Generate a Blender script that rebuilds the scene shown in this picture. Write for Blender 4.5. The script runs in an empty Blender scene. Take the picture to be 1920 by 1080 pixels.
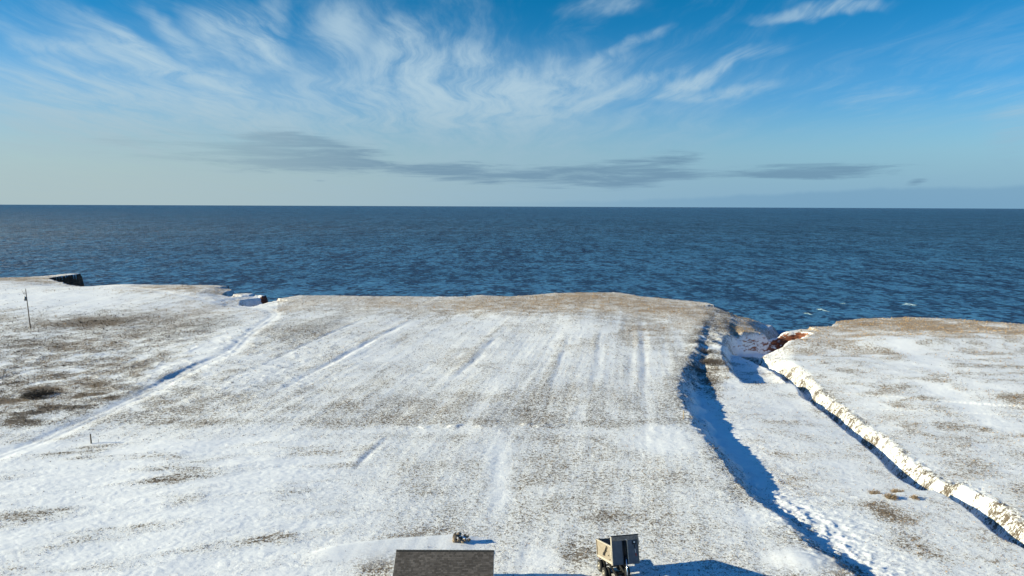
import bpy, bmesh, math, random
import numpy as np
from mathutils import Vector, Matrix

random.seed(7)
RNG = np.random.default_rng(7)
scene = bpy.context.scene
COL = scene.collection
rad = math.radians

# ------------------------------------------------------------------ camera
CAM_H, PITCH, ROLL, FPX = 33.0, 6.85, 0.23, 1280.0
cam_data = bpy.data.cameras.new('camera')
cam_data.sensor_width = 36.0
cam_data.lens = 24.0
cam_data.clip_start = 0.5
cam_data.clip_end = 100000.0
cam = bpy.data.objects.new('camera', cam_data)
COL.objects.link(cam)
CAM_R = Matrix.Rotation(rad(90 - PITCH), 3, 'X') @ Matrix.Rotation(rad(ROLL), 3, 'Z')
cam.matrix_world = Matrix.Translation((0, 0, CAM_H)) @ CAM_R.to_4x4()
scene.camera = cam

# ------------------------------------------------------------------ light
SUN_EL, SHADOW_AZ = 16.5, 5.0       # shadows run along +X, turned 5 degrees towards +Y
sun_data = bpy.data.lights.new('sun', 'SUN')
sun_data.energy = 4.9
sun_data.angle = rad(0.5)
sun_data.color = (1.0, 0.91, 0.64)
sun = bpy.data.objects.new('sun', sun_data)
COL.objects.link(sun)
ldir = Vector((math.cos(rad(SUN_EL)) * math.cos(rad(SHADOW_AZ)),
               math.cos(rad(SUN_EL)) * math.sin(rad(SHADOW_AZ)), -math.sin(rad(SUN_EL))))
sun.rotation_euler = ldir.to_track_quat('-Z', 'Y').to_euler()
sun.location = (-60, -5, 60)

scene.view_settings.view_transform = 'Standard'
scene.view_settings.look = 'None'
scene.view_settings.gamma = 1.0
scene.view_settings.exposure = 0.95
scene.view_settings.use_curve_mapping = False
SKY_STRENGTH = 0.073


# ------------------------------------------------------------------ node helper
class NT:
    def __init__(self, tree):
        self.t = tree
        self.t.nodes.clear()

    def n(self, kind, **kw):
        nd = self.t.nodes.new(kind)
        for k, v in kw.items():
            setattr(nd, k, v)
        return nd

    def link(self, a, b):
        self.t.links.new(a, b)

    def put(self, sock, v):
        if v is None:
            return
        if hasattr(v, 'is_output') or isinstance(v, bpy.types.NodeSocket):
            self.link(v, sock)
        else:
            try:
                sock.default_value = v
            except Exception:
                sock.default_value = (*v, 1.0)

    def math(self, op, a, b=None, c=None, clamp=False):
        nd = self.n('ShaderNodeMath', operation=op, use_clamp=clamp)
        for s, v in zip(nd.inputs, (a, b, c)):
            self.put(s, v)
        return nd.outputs[0]

    def vmath(self, op, a, b=None, scale=None):
        nd = self.n('ShaderNodeVectorMath', operation=op)
        self.put(nd.inputs[0], a)
        if b is not None:
            self.put(nd.inputs[1], b)
        if scale is not None:
            self.put(nd.inputs['Scale'], scale)
        return nd.outputs['Value'] if op in ('LENGTH', 'DOT_PRODUCT', 'DISTANCE') else nd.outputs['Vector']

    def noise(self, vec, scale, detail=2.0, rough=0.5, dist=0.0, lac=2.0):
        nd = self.n('ShaderNodeTexNoise')
        nd.noise_dimensions = '3D'
        self.put(nd.inputs['Vector'], vec)
        nd.inputs['Scale'].default_value = scale
        nd.inputs['Detail'].default_value = detail
        nd.inputs['Roughness'].default_value = rough
        nd.inputs['Distortion'].default_value = dist
        nd.inputs['Lacunarity'].default_value = lac
        return nd.outputs['Fac']

    def mapping(self, vec, loc=(0, 0, 0), rot=(0, 0, 0), sc=(1, 1, 1), typ='POINT'):
        nd = self.n('ShaderNodeMapping', vector_type=typ)
        self.put(nd.inputs['Vector'], vec)
        nd.inputs['Location'].default_value = loc
        nd.inputs['Rotation'].default_value = rot
        nd.inputs['Scale'].default_value = sc
        return nd.outputs[0]

    def mr(self, v, a, b, c=0.0, d=1.0, smooth=True):
        nd = self.n('ShaderNodeMapRange', interpolation_type='SMOOTHSTEP' if smooth else 'LINEAR')
        for s, x in zip(nd.inputs, (v, a, b, c, d)):
            self.put(s, x)
        return nd.outputs[0]

    def mix(self, f, a, b, blend='MIX'):
        nd = self.n('ShaderNodeMix', data_type='RGBA', blend_type=blend)
        self.put(nd.inputs[0], f)
        self.put(nd.inputs[6], a if not isinstance(a, tuple) or len(a) == 4 else (*a, 1.0))
        self.put(nd.inputs[7], b if not isinstance(b, tuple) or len(b) == 4 else (*b, 1.0))
        return nd.outputs[2]

    def ramp(self, f, stops, interp='LINEAR'):
        nd = self.n('ShaderNodeValToRGB')
        cr = nd.color_ramp
        cr.interpolation = interp
        while len(cr.elements) < len(stops):
            cr.elements.new(0.5)
        for e, (p, c) in zip(cr.elements, stops):
            e.position = p
            e.color = (*c, 1.0)
        self.put(nd.inputs[0], f)
        return nd.outputs[0]


def srgb(r, g, b):
    return tuple(((c / 255) / 12.92 if c / 255 <= 0.04045 else ((c / 255 + 0.055) / 1.055) ** 2.4) for c in (r, g, b))


# ------------------------------------------------------------------ world: daylight sky with cirrus
world = bpy.data.worlds.new('World')
scene.world = world
world.use_nodes = True
W = NT(world.node_tree)


def build_world():
    sky = W.n('ShaderNodeTexSky', sky_type='NISHITA')
    sky.sun_disc = False
    sky.sun_elevation = rad(SUN_EL)
    to_sun = -ldir
    sky.sun_rotation = math.atan2(to_sun.x, to_sun.y)
    sky.altitude = 0
    sky.air_density = 1.0
    sky.dust_density = 0.6
    sky.ozone_density = 2.0
    geo = W.n('ShaderNodeTexCoord').outputs['Generated']
    sep = W.n('ShaderNodeSeparateXYZ')
    W.link(geo, sep.inputs[0])
    X, Y, Z = sep.outputs
    # azimuth (degrees, 0 = +Y, right positive) and elevation (degrees)
    az = W.math('MULTIPLY', W.math('ARCTAN2', X, Y), 57.2958)
    el = W.math('MULTIPLY', W.math('ARCSINE', Z), 57.2958)
    cmb = W.n('ShaderNodeCombineXYZ')
    W.link(az, cmb.inputs[0]); W.link(el, cmb.inputs[1])
    AE = cmb.outputs[0]
    # tint by height over the physical sky; extra blue overhead added for bluer shadows
    tint = W.ramp(W.math('MULTIPLY', W.math('MAXIMUM', el, 0.0), 1 / 40.0), [
        (0.0, (0.75, 0.92, 1.05)), (0.10, (0.55, 0.84, 1.04)), (0.20, (0.17, 0.64, 1.03)),
        (0.42, (0.012, 0.55, 0.86)), (1.0, (0.02, 0.52, 1.12))])
    base = W.mix(1.0, sky.outputs[0], tint, 'MULTIPLY')
    # cloud-plane coordinates: streets of cirrus running away to the horizon
    zz = W.math('ADD', W.math('MAXIMUM', Z, 0.0), 0.07)
    cp = W.n('ShaderNodeCombineXYZ')
    W.link(W.math('DIVIDE', X, zz), cp.inputs[0]); W.link(W.math('DIVIDE', Y, zz), cp.inputs[1])
    CP = W.mapping(cp.outputs[0], rot=(0, 0, rad(-3)))
    warp = W.n('ShaderNodeTexNoise'); warp.inputs['Scale'].default_value = 0.9; warp.inputs['Detail'].default_value = 2
    W.link(CP, warp.inputs['Vector'])
    wv = W.vmath('SCALE', W.vmath('SUBTRACT', warp.outputs['Color'], (0.5, 0.5, 0.5)), scale=0.65)
    CPW = W.vmath('ADD', CP, wv)
    fib = W.noise(W.mapping(CPW, sc=(1.0, 0.13, 1)), 4.2, 9, 0.66)
    wide = W.noise(W.mapping(CPW, loc=(3, 1, 0), sc=(1.0, 0.45, 1)), 1.0, 4, 0.6)
    # warp in azimuth / elevation for the single wisps
    w2 = W.n('ShaderNodeTexNoise'); w2.inputs['Scale'].default_value = 0.13; w2.inputs['Detail'].default_value = 4; w2.inputs['Roughness'].default_value = 0.6
    W.link(AE, w2.inputs['Vector'])
    AEW = W.vmath('ADD', AE, W.vmath('SCALE', W.vmath('SUBTRACT', w2.outputs['Color'], (0.5, 0.5, 0.5)), scale=3.6))

    def px2ae(px, py):
        d = CAM_R @ Vector(((px - 960) / FPX, -(py - 540) / FPX, -1.0))
        d.normalize()
        return math.degrees(math.atan2(d.x, d.y)), math.degrees(math.asin(d.z))

    def streak(src, x0, y0, x1, y1, w, amp, soft=0.0):
        a0, e0 = px2ae(x0, y0)
        a1, e1 = px2ae(x1, y1)
        L = math.hypot(a1 - a0, e1 - e0) / 2
        th = math.atan2(e1 - e0, a1 - a0)
        wd = w / 17.0
        m = W.mapping(src, loc=((a0 + a1) / 2, (e0 + e1) / 2, 0), rot=(0, 0, th), sc=(L, wd, 1), typ='TEXTURE')
        r = W.vmath('LENGTH', m)
        return W.mr(r, 1.15, soft, 0.0, amp * 1.25)

    def total(lst):
        s = lst[0]
        for x in lst[1:]:
            s = W.math('ADD', s, x)
        return s

    S = lambda *a: streak(AEW, *a)
    wisps = [
        S(140, 20, 430, 170, 16, 0.6), S(0, 75, 300, 120, 14, 0.4), S(230, -10, 420, 120, 14, 0.4), S(0, 110, 240, 165, 14, 0.35), S(300, 100, 520, 200, 18, 0.45),
        S(880, 60, 720, 230, 18, 0.5), S(1000, 130, 820, 240, 18, 0.5), S(1330, 110, 1000, 235, 16, 0.45), S(1150, 190, 1500, 160, 10, 0.35),
        S(60, 0, 440, 190, 26, 0.45), S(330, -20, 560, 130, 42, 0.95), S(400, 10, 560, 150, 22, 0.5),
        S(470, 20, 560, 70, 50, 0.5), S(640, -20, 640, 130, 36, 0.6), S(790, 10, 700, 150, 34, 0.75),
        S(720, 90, 830, 130, 34, 0.4), S(960, 70, 760, 200, 44, 0.75), S(1080, 110, 880, 210, 40, 0.8),
        S(1190, 90, 980, 220, 34, 0.6), S(1270, 35, 1080, 125, 11, 0.5), S(1490, 72, 1190, 192, 13, 0.6),
        S(1380, 125, 1230, 178, 12, 0.5),
        S(1380, 45, 1720, 0, 10, 0.6), S(1500, 32, 1700, 10, 10, 0.5), S(1020, 20, 1250, -10, 18, 0.4),
        S(1500, 205, 1960, 165, 22, 0.35), S(0, 140, 700, 210, 26, 0.4), S(-20, 185, 380, 260, 50, 0.75),
        S(250, 180, 620, 260, 30, 0.5), S(560, 190, 1100, 215, 50, 0.35), S(1850, 230, 1960, 260, 50, 0.4),
        S(500, 60, 1050, 180, 120, 0.36), S(420, 190, 1150, 200, 70, 0.18),
    ]
    wm = total(wisps)
    # a thin white veil below 10 degrees, more on the left and at the centre
    veil = W.math('MULTIPLY', W.mr(el, 14.5, 6.0), W.mr(az, 26.0, -5.0, 0.16, 0.66))
    veil = W.math('MULTIPLY', veil, W.mr(wide, 0.3, 0.65, 0.65, 1.1))
    veil = W.math('MULTIPLY', veil, W.mr(fib, 0.28, 0.72, 0.68, 1.2))
    high = W.math('MULTIPLY', W.mr(wide, 0.48, 0.78), W.mr(el, 18.0, 26.0, 0.0, 0.5))
    wm = W.math('SUBTRACT', 1.0, W.math('EXPONENT', W.math('MULTIPLY', wm, -1.0)))
    wis = W.math('MULTIPLY', wm, W.mr(fib, 0.30, 0.70, 0.12, 1.35))
    hfib = W.math('MULTIPLY', W.mr(fib, 0.45, 0.75, 0.0, 0.12), W.mr(el, 3.0, 8.0))
    cov = W.math('ADD', W.math('ADD', wis, veil), W.math('ADD', high, hfib))
    cov = W.math('SUBTRACT', 1.0, W.math('EXPONENT', W.math('MULTIPLY', W.math('POWER', cov, 1.25), -1.55)))
    cloud_col = W.mix(W.mr(el, 2.0, 12.0), srgb(160, 190, 206), srgb(186, 212, 226))
    k = 1.0 / (SKY_STRENGTH * 2 ** scene.view_settings.exposure)
    cc = W.vmath('SCALE', cloud_col, scale=k)
    c1 = W.mix(cov, base, cc)
    # horizon veil, paler and warmer towards the sun side
    hz_col = W.vmath('SCALE', W.mix(W.mr(az, -36.0, 30.0), srgb(172, 193, 198), srgb(128, 173, 204)), scale=k)
    c1 = W.mix(W.mr(el, 9.0, 0.0, 0.0, 0.9), c1, hz_col)
    # low grey cloud banks, flat and drawn out sideways
    lowv = W.mapping(AE, sc=(0.10, 1.25, 1))
    ln = W.noise(lowv, 1.5, 8, 0.68, 0.5)
    Lw = lambda *a: streak(AE, *a)
    low = total([
        Lw(20, 262, 760, 292, 34, 0.50), Lw(400, 262, 745, 300, 28, 0.9), Lw(440, 248, 660, 282, 18, 0.5),
        Lw(250, 300, 1000, 316, 18, 0.55), Lw(1000, 328, 1500, 330, 12, 0.5), Lw(700, 322, 1100, 326, 16, 0.9), Lw(930, 336, 1340, 322, 24, 1.0), Lw(1120, 306, 1350, 294, 15, 0.9),
        Lw(1330, 322, 1760, 318, 14, 0.95), Lw(1390, 328, 1600, 324, 8, 0.7),
        Lw(1690, 345, 1745, 337, 5, 0.6), Lw(580, 338, 620, 340, 3, 0.5), Lw(850, 344, 960, 342, 4, 0.5)])
    lown = W.math('MULTIPLY', W.math('MINIMUM', low, 1.0), 1.0)
    lm = W.mr(W.math('ADD', lown, W.math('MULTIPLY', W.math('SUBTRACT', ln, 0.5), 3.2)), 0.12, 1.20)
    lm = W.math('MULTIPLY', lm, W.mr(low, 0.0, 0.25))
    lm = W.math('MULTIPLY', lm, W.mr(az, -36.0, -10.0, 0.30, 0.64))
    grey = W.vmath('SCALE', W.mix(W.mr(az, -34.0, -6.0), srgb(148, 174, 186), srgb(98, 134, 163)), scale=k)
    c2 = W.mix(lm, c1, grey)
    # bank lying on the horizon at the right
    topn = W.noise(W.mapping(AE, sc=(0.22, 0.0, 1)), 1.4, 5, 0.6)
    tope = W.math('ADD', W.math('MULTIPLY', W.mr(az, 2.0, 34.0), 1.1), W.math('MULTIPLY', topn, 0.75))
    bank = W.math('MULTIPLY', W.mr(W.math('SUBTRACT', tope, el), -0.15, 0.25), W.mr(az, -12.0, 26.0, 0.0, 0.5))
    bank = W.math('MULTIPLY', bank, W.mr(az, 80.0, 45.0, 0.0, 1.0))
    c3 = W.mix(bank, c2, W.vmath('SCALE', srgb(112, 156, 188), scale=k))
    bg = W.n('ShaderNodeBackground')
    bg.inputs['Strength'].default_value = SKY_STRENGTH
    W.link(c3, bg.inputs['Color'])
    out = W.n('ShaderNodeOutputWorld')
    W.link(bg.outputs[0], out.inputs[0])


build_world()
world.cycles.sampling_method = 'MANUAL'
world.cycles.sample_map_resolution = 512


# ------------------------------------------------------------------ numpy helpers
PERM = RNG.permutation(4096).astype(np.int32)
ANG = RNG.random(4096).astype(np.float32) * 2 * np.pi
GX, GY = np.cos(ANG), np.sin(ANG)


def pn(x, y, seed=0):
    """2-D gradient noise, about -0.7..0.7"""
    x = np.asarray(x, np.float32) + seed * 17.13
    y = np.asarray(y, np.float32) + seed * 9.71
    xi = np.floor(x).astype(np.int32); yi = np.floor(y).astype(np.int32)
    xf = x - xi; yf = y - yi
    u = xf * xf * xf * (xf * (xf * 6 - 15) + 10)
    v = yf * yf * yf * (yf * (yf * 6 - 15) + 10)

    def g(ix, iy, dx, dy):
        h = PERM[(PERM[(ix & 4095)] + iy) & 4095]
        return GX[h] * dx + GY[h] * dy
    a = g(xi, yi, xf, yf); b = g(xi + 1, yi, xf - 1, yf)
    c = g(xi, yi + 1, xf, yf - 1); d = g(xi + 1, yi + 1, xf - 1, yf - 1)
    return (a + u * (b - a)) * (1 - v) + (c + u * (d - c)) * v


def fbm(x, y, oct=4, seed=0, gain=0.5):
    s = 0; a = 1.0
    for i in range(oct):
        s = s + a * pn(x * 2 ** i, y * 2 ** i, seed + i * 3)
        a *= gain
    return s


def sst(v, a, b):
    t = np.clip((v - a) / (b - a), 0, 1)
    return t * t * (3 - 2 * t)


Rn = np.array(CAM_R)


def P(px, py, z=0.0):
    """ground position seen at a photo pixel, on the level z"""
    d = Rn @ np.array([(px - 960) / FPX, -(py - 540) / FPX, -1.0])
    k = (z - CAM_H) / d[2]
    return (d[0] * k, d[1] * k)


def to_px(x, y, z=0.0):
    v = np.stack([x, y, np.zeros_like(x) + z - CAM_H], -1) @ Rn
    w = -v[..., 2]
    w = np.where(w < 1, 1, w)
    return 960 + FPX * v[..., 0] / w, 540 - FPX * v[..., 1] / w


def poly(x, y, pts):
    """distance to a polyline, side (+ = right of its direction), running parameter"""
    pts = np.asarray(pts, np.float64)
    best = np.full(x.shape, 1e18); side = np.zeros(x.shape); par = np.zeros(x.shape)
    for i in range(len(pts) - 1):
        ax, ay = pts[i]; bx, by = pts[i + 1]
        dx, dy = bx - ax, by - ay
        L2 = dx * dx + dy * dy
        t = np.clip(((x - ax) * dx + (y - ay) * dy) / L2, 0, 1)
        qx = x - (ax + t * dx); qy = y - (ay + t * dy)
        d2 = qx * qx + qy * qy
        cr = (x - ax) * dy - (y - ay) * dx
        cr = cr / math.sqrt(L2)
        m = d2 < best - 1e-9
        # at shared corners keep the segment with the larger perpendicular distance
        tie = (np.abs(d2 - best) <= 1e-6 * (1 + d2)) & (np.abs(cr) > np.abs(side))
        m = m | tie
        best = np.where(m, d2, best); side = np.where(m, cr, side); par = np.where(m, i + t, par)
    return np.sqrt(best), np.sign(side), par


def inside(x, y, pts):
    pts = np.asarray(pts); r = np.zeros(x.shape, bool)
    j = len(pts) - 1
    for i in range(len(pts)):
        xi, yi = pts[i]; xj, yj = pts[j]
        c = ((yi > y) != (yj > y)) & (x < (xj - xi) * (y - yi) / ((yj - yi) or 1e-9) + xi)
        r ^= c
        j = i
    return r


SEA_Z = -12.0
# coast line, photo pixels of the cliff top and the width over which it falls
coast_px = [
    (-300, 527, 3), (-60, 525, 3), (0, 521.5, 3), (60, 519.5, 3), (110, 516.5, 3), (153, 514.8, 2), (147, 516.6, 1.5), (128, 518.2, 1.5), (104, 520, 1.5),
    (94, 521.5, 1.5), (104, 524, 3), (130, 528, 5), (165, 531, 5), (200, 534.5, 4), (245, 537, 3), (330, 538.5, 3), (395, 540, 3),
    (430, 544, 5), (438, 547, 6), (428, 550, 7), (417, 553.5, 7), (430, 555.6, 6), (452, 552.8, 3), (478, 552.5, 5),
    (494, 553.5, 5.8), (497, 555.6, 4), (484, 557.2, 6), (464, 559, 8), (448, 562, 8), (446, 567, 10), (470, 569.5, 9), (500, 564.5, 7), (520, 560.5, 5),
    (560, 555, 4), (640, 554, 3), (700, 555, 3), (870, 555.5, 3), (905, 552.5, 3), (960, 554.5, 3), (1040, 550, 3), (1165, 550, 3),
    (1200, 556, 4), (1290, 562, 4), (1330, 566, 4), (1352, 575, 6), (1378, 582, 6), (1420, 587.5, 6), (1449, 590.5, 6),
    (1432, 596, 7), (1412, 602, 9), (1418, 609, 11), (1440, 613.5, 10), (1468, 611, 8), (1500, 604, 6), (1545, 603.5, 3), (1560, 603, 2), (1568, 596, 2),
    (1620, 591, 3), (1700, 590, 3), (1800, 595, 3), (1930, 605, 3), (2200, 618, 3), (2500, 628, 3)]
COAST = [P(a, b) for a, b, c in coast_px]
CW = [c for a, b, c in coast_px]
COAST = [(-9000, COAST[0][1] + 500)] + COAST + [(9000, COAST[-1][1] - 60)]
CW = [4] + CW + [4]
LAND = COAST + [(9000, -3000), (-9000, -3000)]
# right-hand edge of the near field, with the drop in metres beyond it
edge_px = [(1346, 574, 0.5), (1332, 588, 0.8), (1318, 604, 1.1), (1304, 632, 1.4), (1292, 668, 1.5), (1272, 698, 2.0), (1264, 725, 2.4), (1276, 762, 2.3),
           (1300, 800, 2.0), (1336, 848, 1.85), (1366, 892, 1.7), (1405, 935, 0.8), (1450, 962, 0.75), (1498, 1005, 0.95), (1555, 1052, 0.95), (1620, 1100, 1.0), (1900, 1330, 1.4)]
EDGE = [P(a, b) for a, b, c in edge_px]
ED = [c for a, b, c in edge_px]
EDGE = [(EDGE[0][0] + 6, EDGE[0][1] + 60)] + EDGE + [(EDGE[-1][0] + 10, -250)]
ED = [0.5] + ED + [1.4]
# lower lip in the upper part of the slope
lip_px = [(1352, 583), (1356, 600), (1368, 622), (1372, 640), (1352, 668), (1356, 690), (1372, 706), (1392, 722)]
LIP = [P(a, b, -2.0) for a, b in lip_px]
# stream gully: left rim
gul_px = [(1362, 646), (1384, 655), (1404, 666), (1440, 690), (1488, 726), (1508, 748), (1552, 776), (1590, 812), (1642, 858), (1688, 905),
          (1760, 948), (1826, 992), (1884, 1040), (1925, 1062), (2050, 1140), (2300, 1290)]
GUL = [P(a, b, -2.6) for a, b in gul_px]
GUL = GUL + [(GUL[-1][0] + 40, -250)]
# canyon that the gully runs into
can_px = [(1362, 645), (1384, 645), (1410, 640), (1436, 631.5), (1462, 624.5), (1482, 620.5), (1497, 619.5)]
CAN = [P(a, b, -0.8) for a, b in can_px]
# track on the left
trk_px = [(-260, 960), (-60, 875), (40, 838), (150, 790), (210, 765), (280, 733), (340, 702), (430, 662), (470, 628), (505, 600), (517, 588), (505, 579),
          (470, 573), (400, 567), (300, 553), (215, 541), (150, 534), (60, 529), (-80, 526)]
TRK = [P(a, b) for a, b in trk_px]


def seg_attr(par, vals):
    return np.interp(par, np.arange(len(vals)), vals)


SD = np.array([0.173, 0.985])       # direction of the mowing lines in the field


def terrain(x, y):
    px, py = to_px(x, y)
    A = {}
    h = fbm(x / 60, y / 60, 3, 1) * 0.9 + fbm(x / 14, y / 14, 3, 5) * 0.16
    nearflat = sst(y, 110, 60)
    h *= 1 - 0.6 * nearflat
    # long low swells on the left
    h += 1.6 * np.exp(-(((x + 120) / 45) ** 2 + ((y - 262) / 26) ** 2)) * sst(x, -40, -70)
    # mowing lines
    q = x * SD[1] - y * SD[0]
    r = x * SD[0] + y * SD[1]
    dE, sE, pE = poly(x, y, EDGE)
    dE_s = -dE * sE + 0.9 * fbm(x / 6, y / 6, 3, 11) + 0.35 * pn(x / 1.3, y / 1.3, 12)
    field = sst(-dE_s, -0.5, 1.5)
    sheet = sst(px, 820, 480) * sst(py, 800, 850)
    h += field * (1 - 0.9 * sheet) * (0.05 * pn(q / 3.0, r / 50, 21) + 0.03 * pn(q / 1.1, r / 14, 22))
    h += sheet * 0.10 * fbm((x + 0.25 * y) / 9, (y - 0.25 * x) / 2.6, 3, 24)

    A['gl'] = 0.0

    def groove(x0, y0, x1, y1, w, dpt, ridge=0.0):
        dG, sG, pG = poly(x, y, [P(x0, y0), P(x1, y1)])
        dd = dG * sG + 0.4 * pn(x / 5, y / 5, 31)
        env = (0.65 + 0.9 * pn(x / 9, y / 9, 33)) * sst(pG, 0.0, 0.4) * sst(pG, 1.0, 0.55)
        A['gl'] = A['gl'] + env * np.exp(-((dd + 2.2 * w) / (1.5 * w)) ** 2) - 0.7 * env * np.exp(-((dd - .6 * w) / (1.8 * w)) ** 2)
        return -1.3 * dpt * env * np.exp(-(dd / w) ** 2) + ridge * env * np.exp(-((dd + 2 * w) / (1.3 * w)) ** 2)
    h += groove(460, 765, 800, 586, 0.7, 0.13, 0.10)
    h += groove(300, 770, 720, 582, 0.6, 0.08, 0.06)
    h += groove(800, 765, 965, 600, 0.8, 0.12, 0.10)
    h += groove(655, 890, 738, 812, 0.5, 0.085, 0.10)
    h += groove(1215, 760, 1203, 585, 0.8, 0.10, 0.10)
    h += groove(1180, 770, 1190, 600, 0.7, 0.06, 0.05)
    h += groove(1105, 790, 1130, 600, 0.6, 0.05, 0.04)
    h += groove(1010, 800, 1075, 610, 0.6, 0.04, 0.03)
    # ledge of drift across the field
    dL, sL, pL = poly(x, y, [P(560, 812), P(740, 803), P(860, 800), P(975, 798), P(1080, 793), P(1240, 790)])
    dd = dL * sL + 0.5 * pn(x / 3, y / 3, 41)
    h += 0.16 * np.exp(-(dd / 0.9) ** 2) * (0.5 + 1.5 * sst(pn(x / 2.2, y / 2.2, 42), 0.0, 0.4)) * np.exp(-((px - 930) / 160) ** 2)
    # track
    dT, sT, pT = poly(x, y, TRK)
    dTs = dT * sT + 0.5 * pn(x / 7, y / 7, 51)
    h += -0.16 * np.exp(-(dTs / 1.5) ** 2) + 0.07 * np.exp(-(dTs / 0.5) ** 2)
    bankT = (np.exp(-((py - 703) / 26) ** 2) + 0.25 * np.exp(-((py - 625) / 14) ** 2) + 0.25 * np.exp(-((py - 800) / 22) ** 2)) * (0.8 + 0.8 * pn(x / 4, y / 6, 52))
    h += 0.30 * bankT * sst(-dTs, 1.1, 2.3) * sst(-dTs, 16, 5) * (pT < 10)
    A['track'] = np.exp(-(dTs / 2.3) ** 4) * (0.75 + 0.5 * fbm(x / 5, y / 5, 2, 55)) * (0.55 + 0.45 * (pT < 9.5))
    # valley beyond the field's edge
    D = seg_attr(pE, ED)
    wslope = D * 2.0 + 0.4
    lump = 1 + 0.5 * pn(x / 2.5, y / 2.5, 61) * sst(y, 190, 150)
    up = sst(y, 140, 175)           # upper slope is longer and gentler below a short step
    fall = D * (1 + (lump - 1) * 1.4 * sst(dE_s, wslope * 1.15, wslope * 0.5)) * (1 - 0.35 * up) * sst(dE_s, 0, wslope)
    fall += up * 2.7 * sst(dE_s, 1.0, 19) + up * 0.35 * fbm(x / 3, y / 5, 3, 68) * sst(dE_s, 1, 4) * sst(dE_s, 20, 14)
    dP, sP, pP = poly(x, y, LIP)
    lipd = -dP * sP + 0.6 * fbm(x / 4, y / 4, 2, 66)
    lipw = sst(pP, 1.6, 2.8) * sst(pP, 6.9, 6.2)
    fall += lipw * (1.6 * sst(lipd, -0.2, 2.4) * sst(lipd, 16, 8) - 0.8 * sst(lipd, -9, -0.3) * (lipd < 0) - 0.8 * sst(lipd, 2.0, -0.3) * (lipd >= 0))
    fill = sst(px, 1364, 1396) * sst(py, 650, 636)
    fall = fall * (0.2 + 0.8 * sst(py, 584, 622)) * (1 - fill) + 0.9 * fill
    h -= fall
    # lumps along the edge where grass sods hang over
    sod = np.clip(fbm(x / 1.5, y / 0.9, 3, 71), -0.1, 1)
    low_ = sst(y, 92, 76)
    h += (0.36 + 0.05 * low_) * np.exp(-((dE_s - 1.6 - 1.2 * low_) / (1.5 + 1.6 * low_)) ** 2) * sod * sst(y, 150, 110)
    h += 0.10 * np.clip(fbm(x / 1.1, y / 0.5, 3, 73), -0.3, 1) * np.exp(-((dE_s - 5) / 6.0) ** 2)
    # right-hand land
    dG, sG, pG = poly(x, y, GUL)
    gs = dG * sG * -1.0      # polyline runs towards the camera: + must be the right-hand bank in the photo
    gs = gs + 0.5 * fbm(x / 5, y / 5, 3, 81) + 0.15 * pn(x / 0.9, y / 0.9, 82)
    nearg = sst(pG, 0.3, 1.6)
    fillg = sst(px, 1415, 1440) * sst(py, 640, 650)
    wid = 1.0 + 0.30 * pn(pG * 1.7, pG * 0 + 3, 84)
    wid = wid * (1.0 + 0.25 * sst(y, 120, 170))
    rise = sst(gs, 1.6 * wid, 3.7 * wid)
    A['gs'] = gs
    h += 0.75 * rise * nearg * sst(-gs, -400, -20) + 0.5 * sst(gs, 5, 40) * nearg
    gdep = (1.65 + 0.55 * pn(pG * 2.3, pG * 0, 83)) * nearg * sst(pG, 0.2, 1.2)
    cut = sst(gs, -0.25, 1.1) * (1 - sst(gs, 1.5 * wid, 3.1 * wid))
    h -= gdep * cut
    A['bank'] = sst(gs, 1.3, 2.1) * sst(gs, 4.9, 3.6) * nearg
    h += A['bank'] * 0.2 * np.clip(fbm(x / 0.9, y / 0.9, 3, 87), -0.5, 0.6)
    # canyon
    dC, sC, pC = poly(x, y, CAN)
    cs = dC + 0.9 * fbm(x / 4, y / 4, 3, 91)
    cwid = np.interp(pC, [0, 1, 2, 3, 4, 5, 6], [3.5, 6.5, 8.2, 8.0, 6.5, 5.2, 3.6])
    cdep = np.interp(pC, [0, 1, 2, 4, 5, 6], [1.0, 2.6, 4.6, 5.6, 5.2, 3.6])
    cutc = sst(cs, cwid, cwid * 0.45)
    h -= cdep * cutc
    A['canyon'] = sst(cs, cwid * 1.15, cwid * 0.7) * sst(pC, 1.6, 2.6)
    A['pC'] = pC
    # drifts near the house and the mound at the right
    dD, sD, pD = poly(x, y, [P(560, 1050), P(640, 1032), P(740, 1019), P(850, 1010)])
    dd = dD * sD
    h += 0.34 * np.exp(-(np.where(dd > 0, dd / 2.3, dd / 0.7)) ** 2) * sst(pD, -0.1, 0.9)
    mx, my = P(1497, 1052)
    rr = np.hypot((x - mx) / 2.9, (y - my) / 1.9)
    h += 0.42 * np.exp(-rr ** 2.0) + 0.06 * np.exp(-((rr - 0.75) / 0.12) ** 2) * np.exp(-((np.arctan2(y - my, x - mx) - 0.6) / 0.7) ** 2)
    A['smooth'] = np.maximum(np.exp(-(np.where(dd > 0, dd / 3.6, dd / 0.9)) ** 4) * sst(pD, 0, 0.8), np.exp(-(rr / 1.35) ** 4))
    # small terraces / tussock relief
    rough = 0.25 + 0.75 * sst(np.hypot(x + 75, (y - 120) * 0.7), 70, 30)
    tus = np.abs(fbm(x / 1.6, y / 1.1, 3, 101))
    A['_tus'] = tus
    h += 0.06 * tus * (1 - A['smooth']) + 0.22 * rough * np.clip(fbm(x / 3.2, y / 2.2, 4, 104), 0, 1) * sst(x, -20, -45) * sst(y, 95, 125)
    # flat pads under the building and the truck
    h += 0.7 * gblob(px, py, 110, 515, 70, 4.0) - 1.7 * gblob(px, py, 150, 530, 75, 4.5) - 1.8 * gblob(px, py, 1442, 594, 26, 8)
    # sea cliff
    dK, sK, pK = poly(x, y, COAST)
    cw = seg_attr(pK, CW)
    ins = inside(x, y, LAND)
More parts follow.
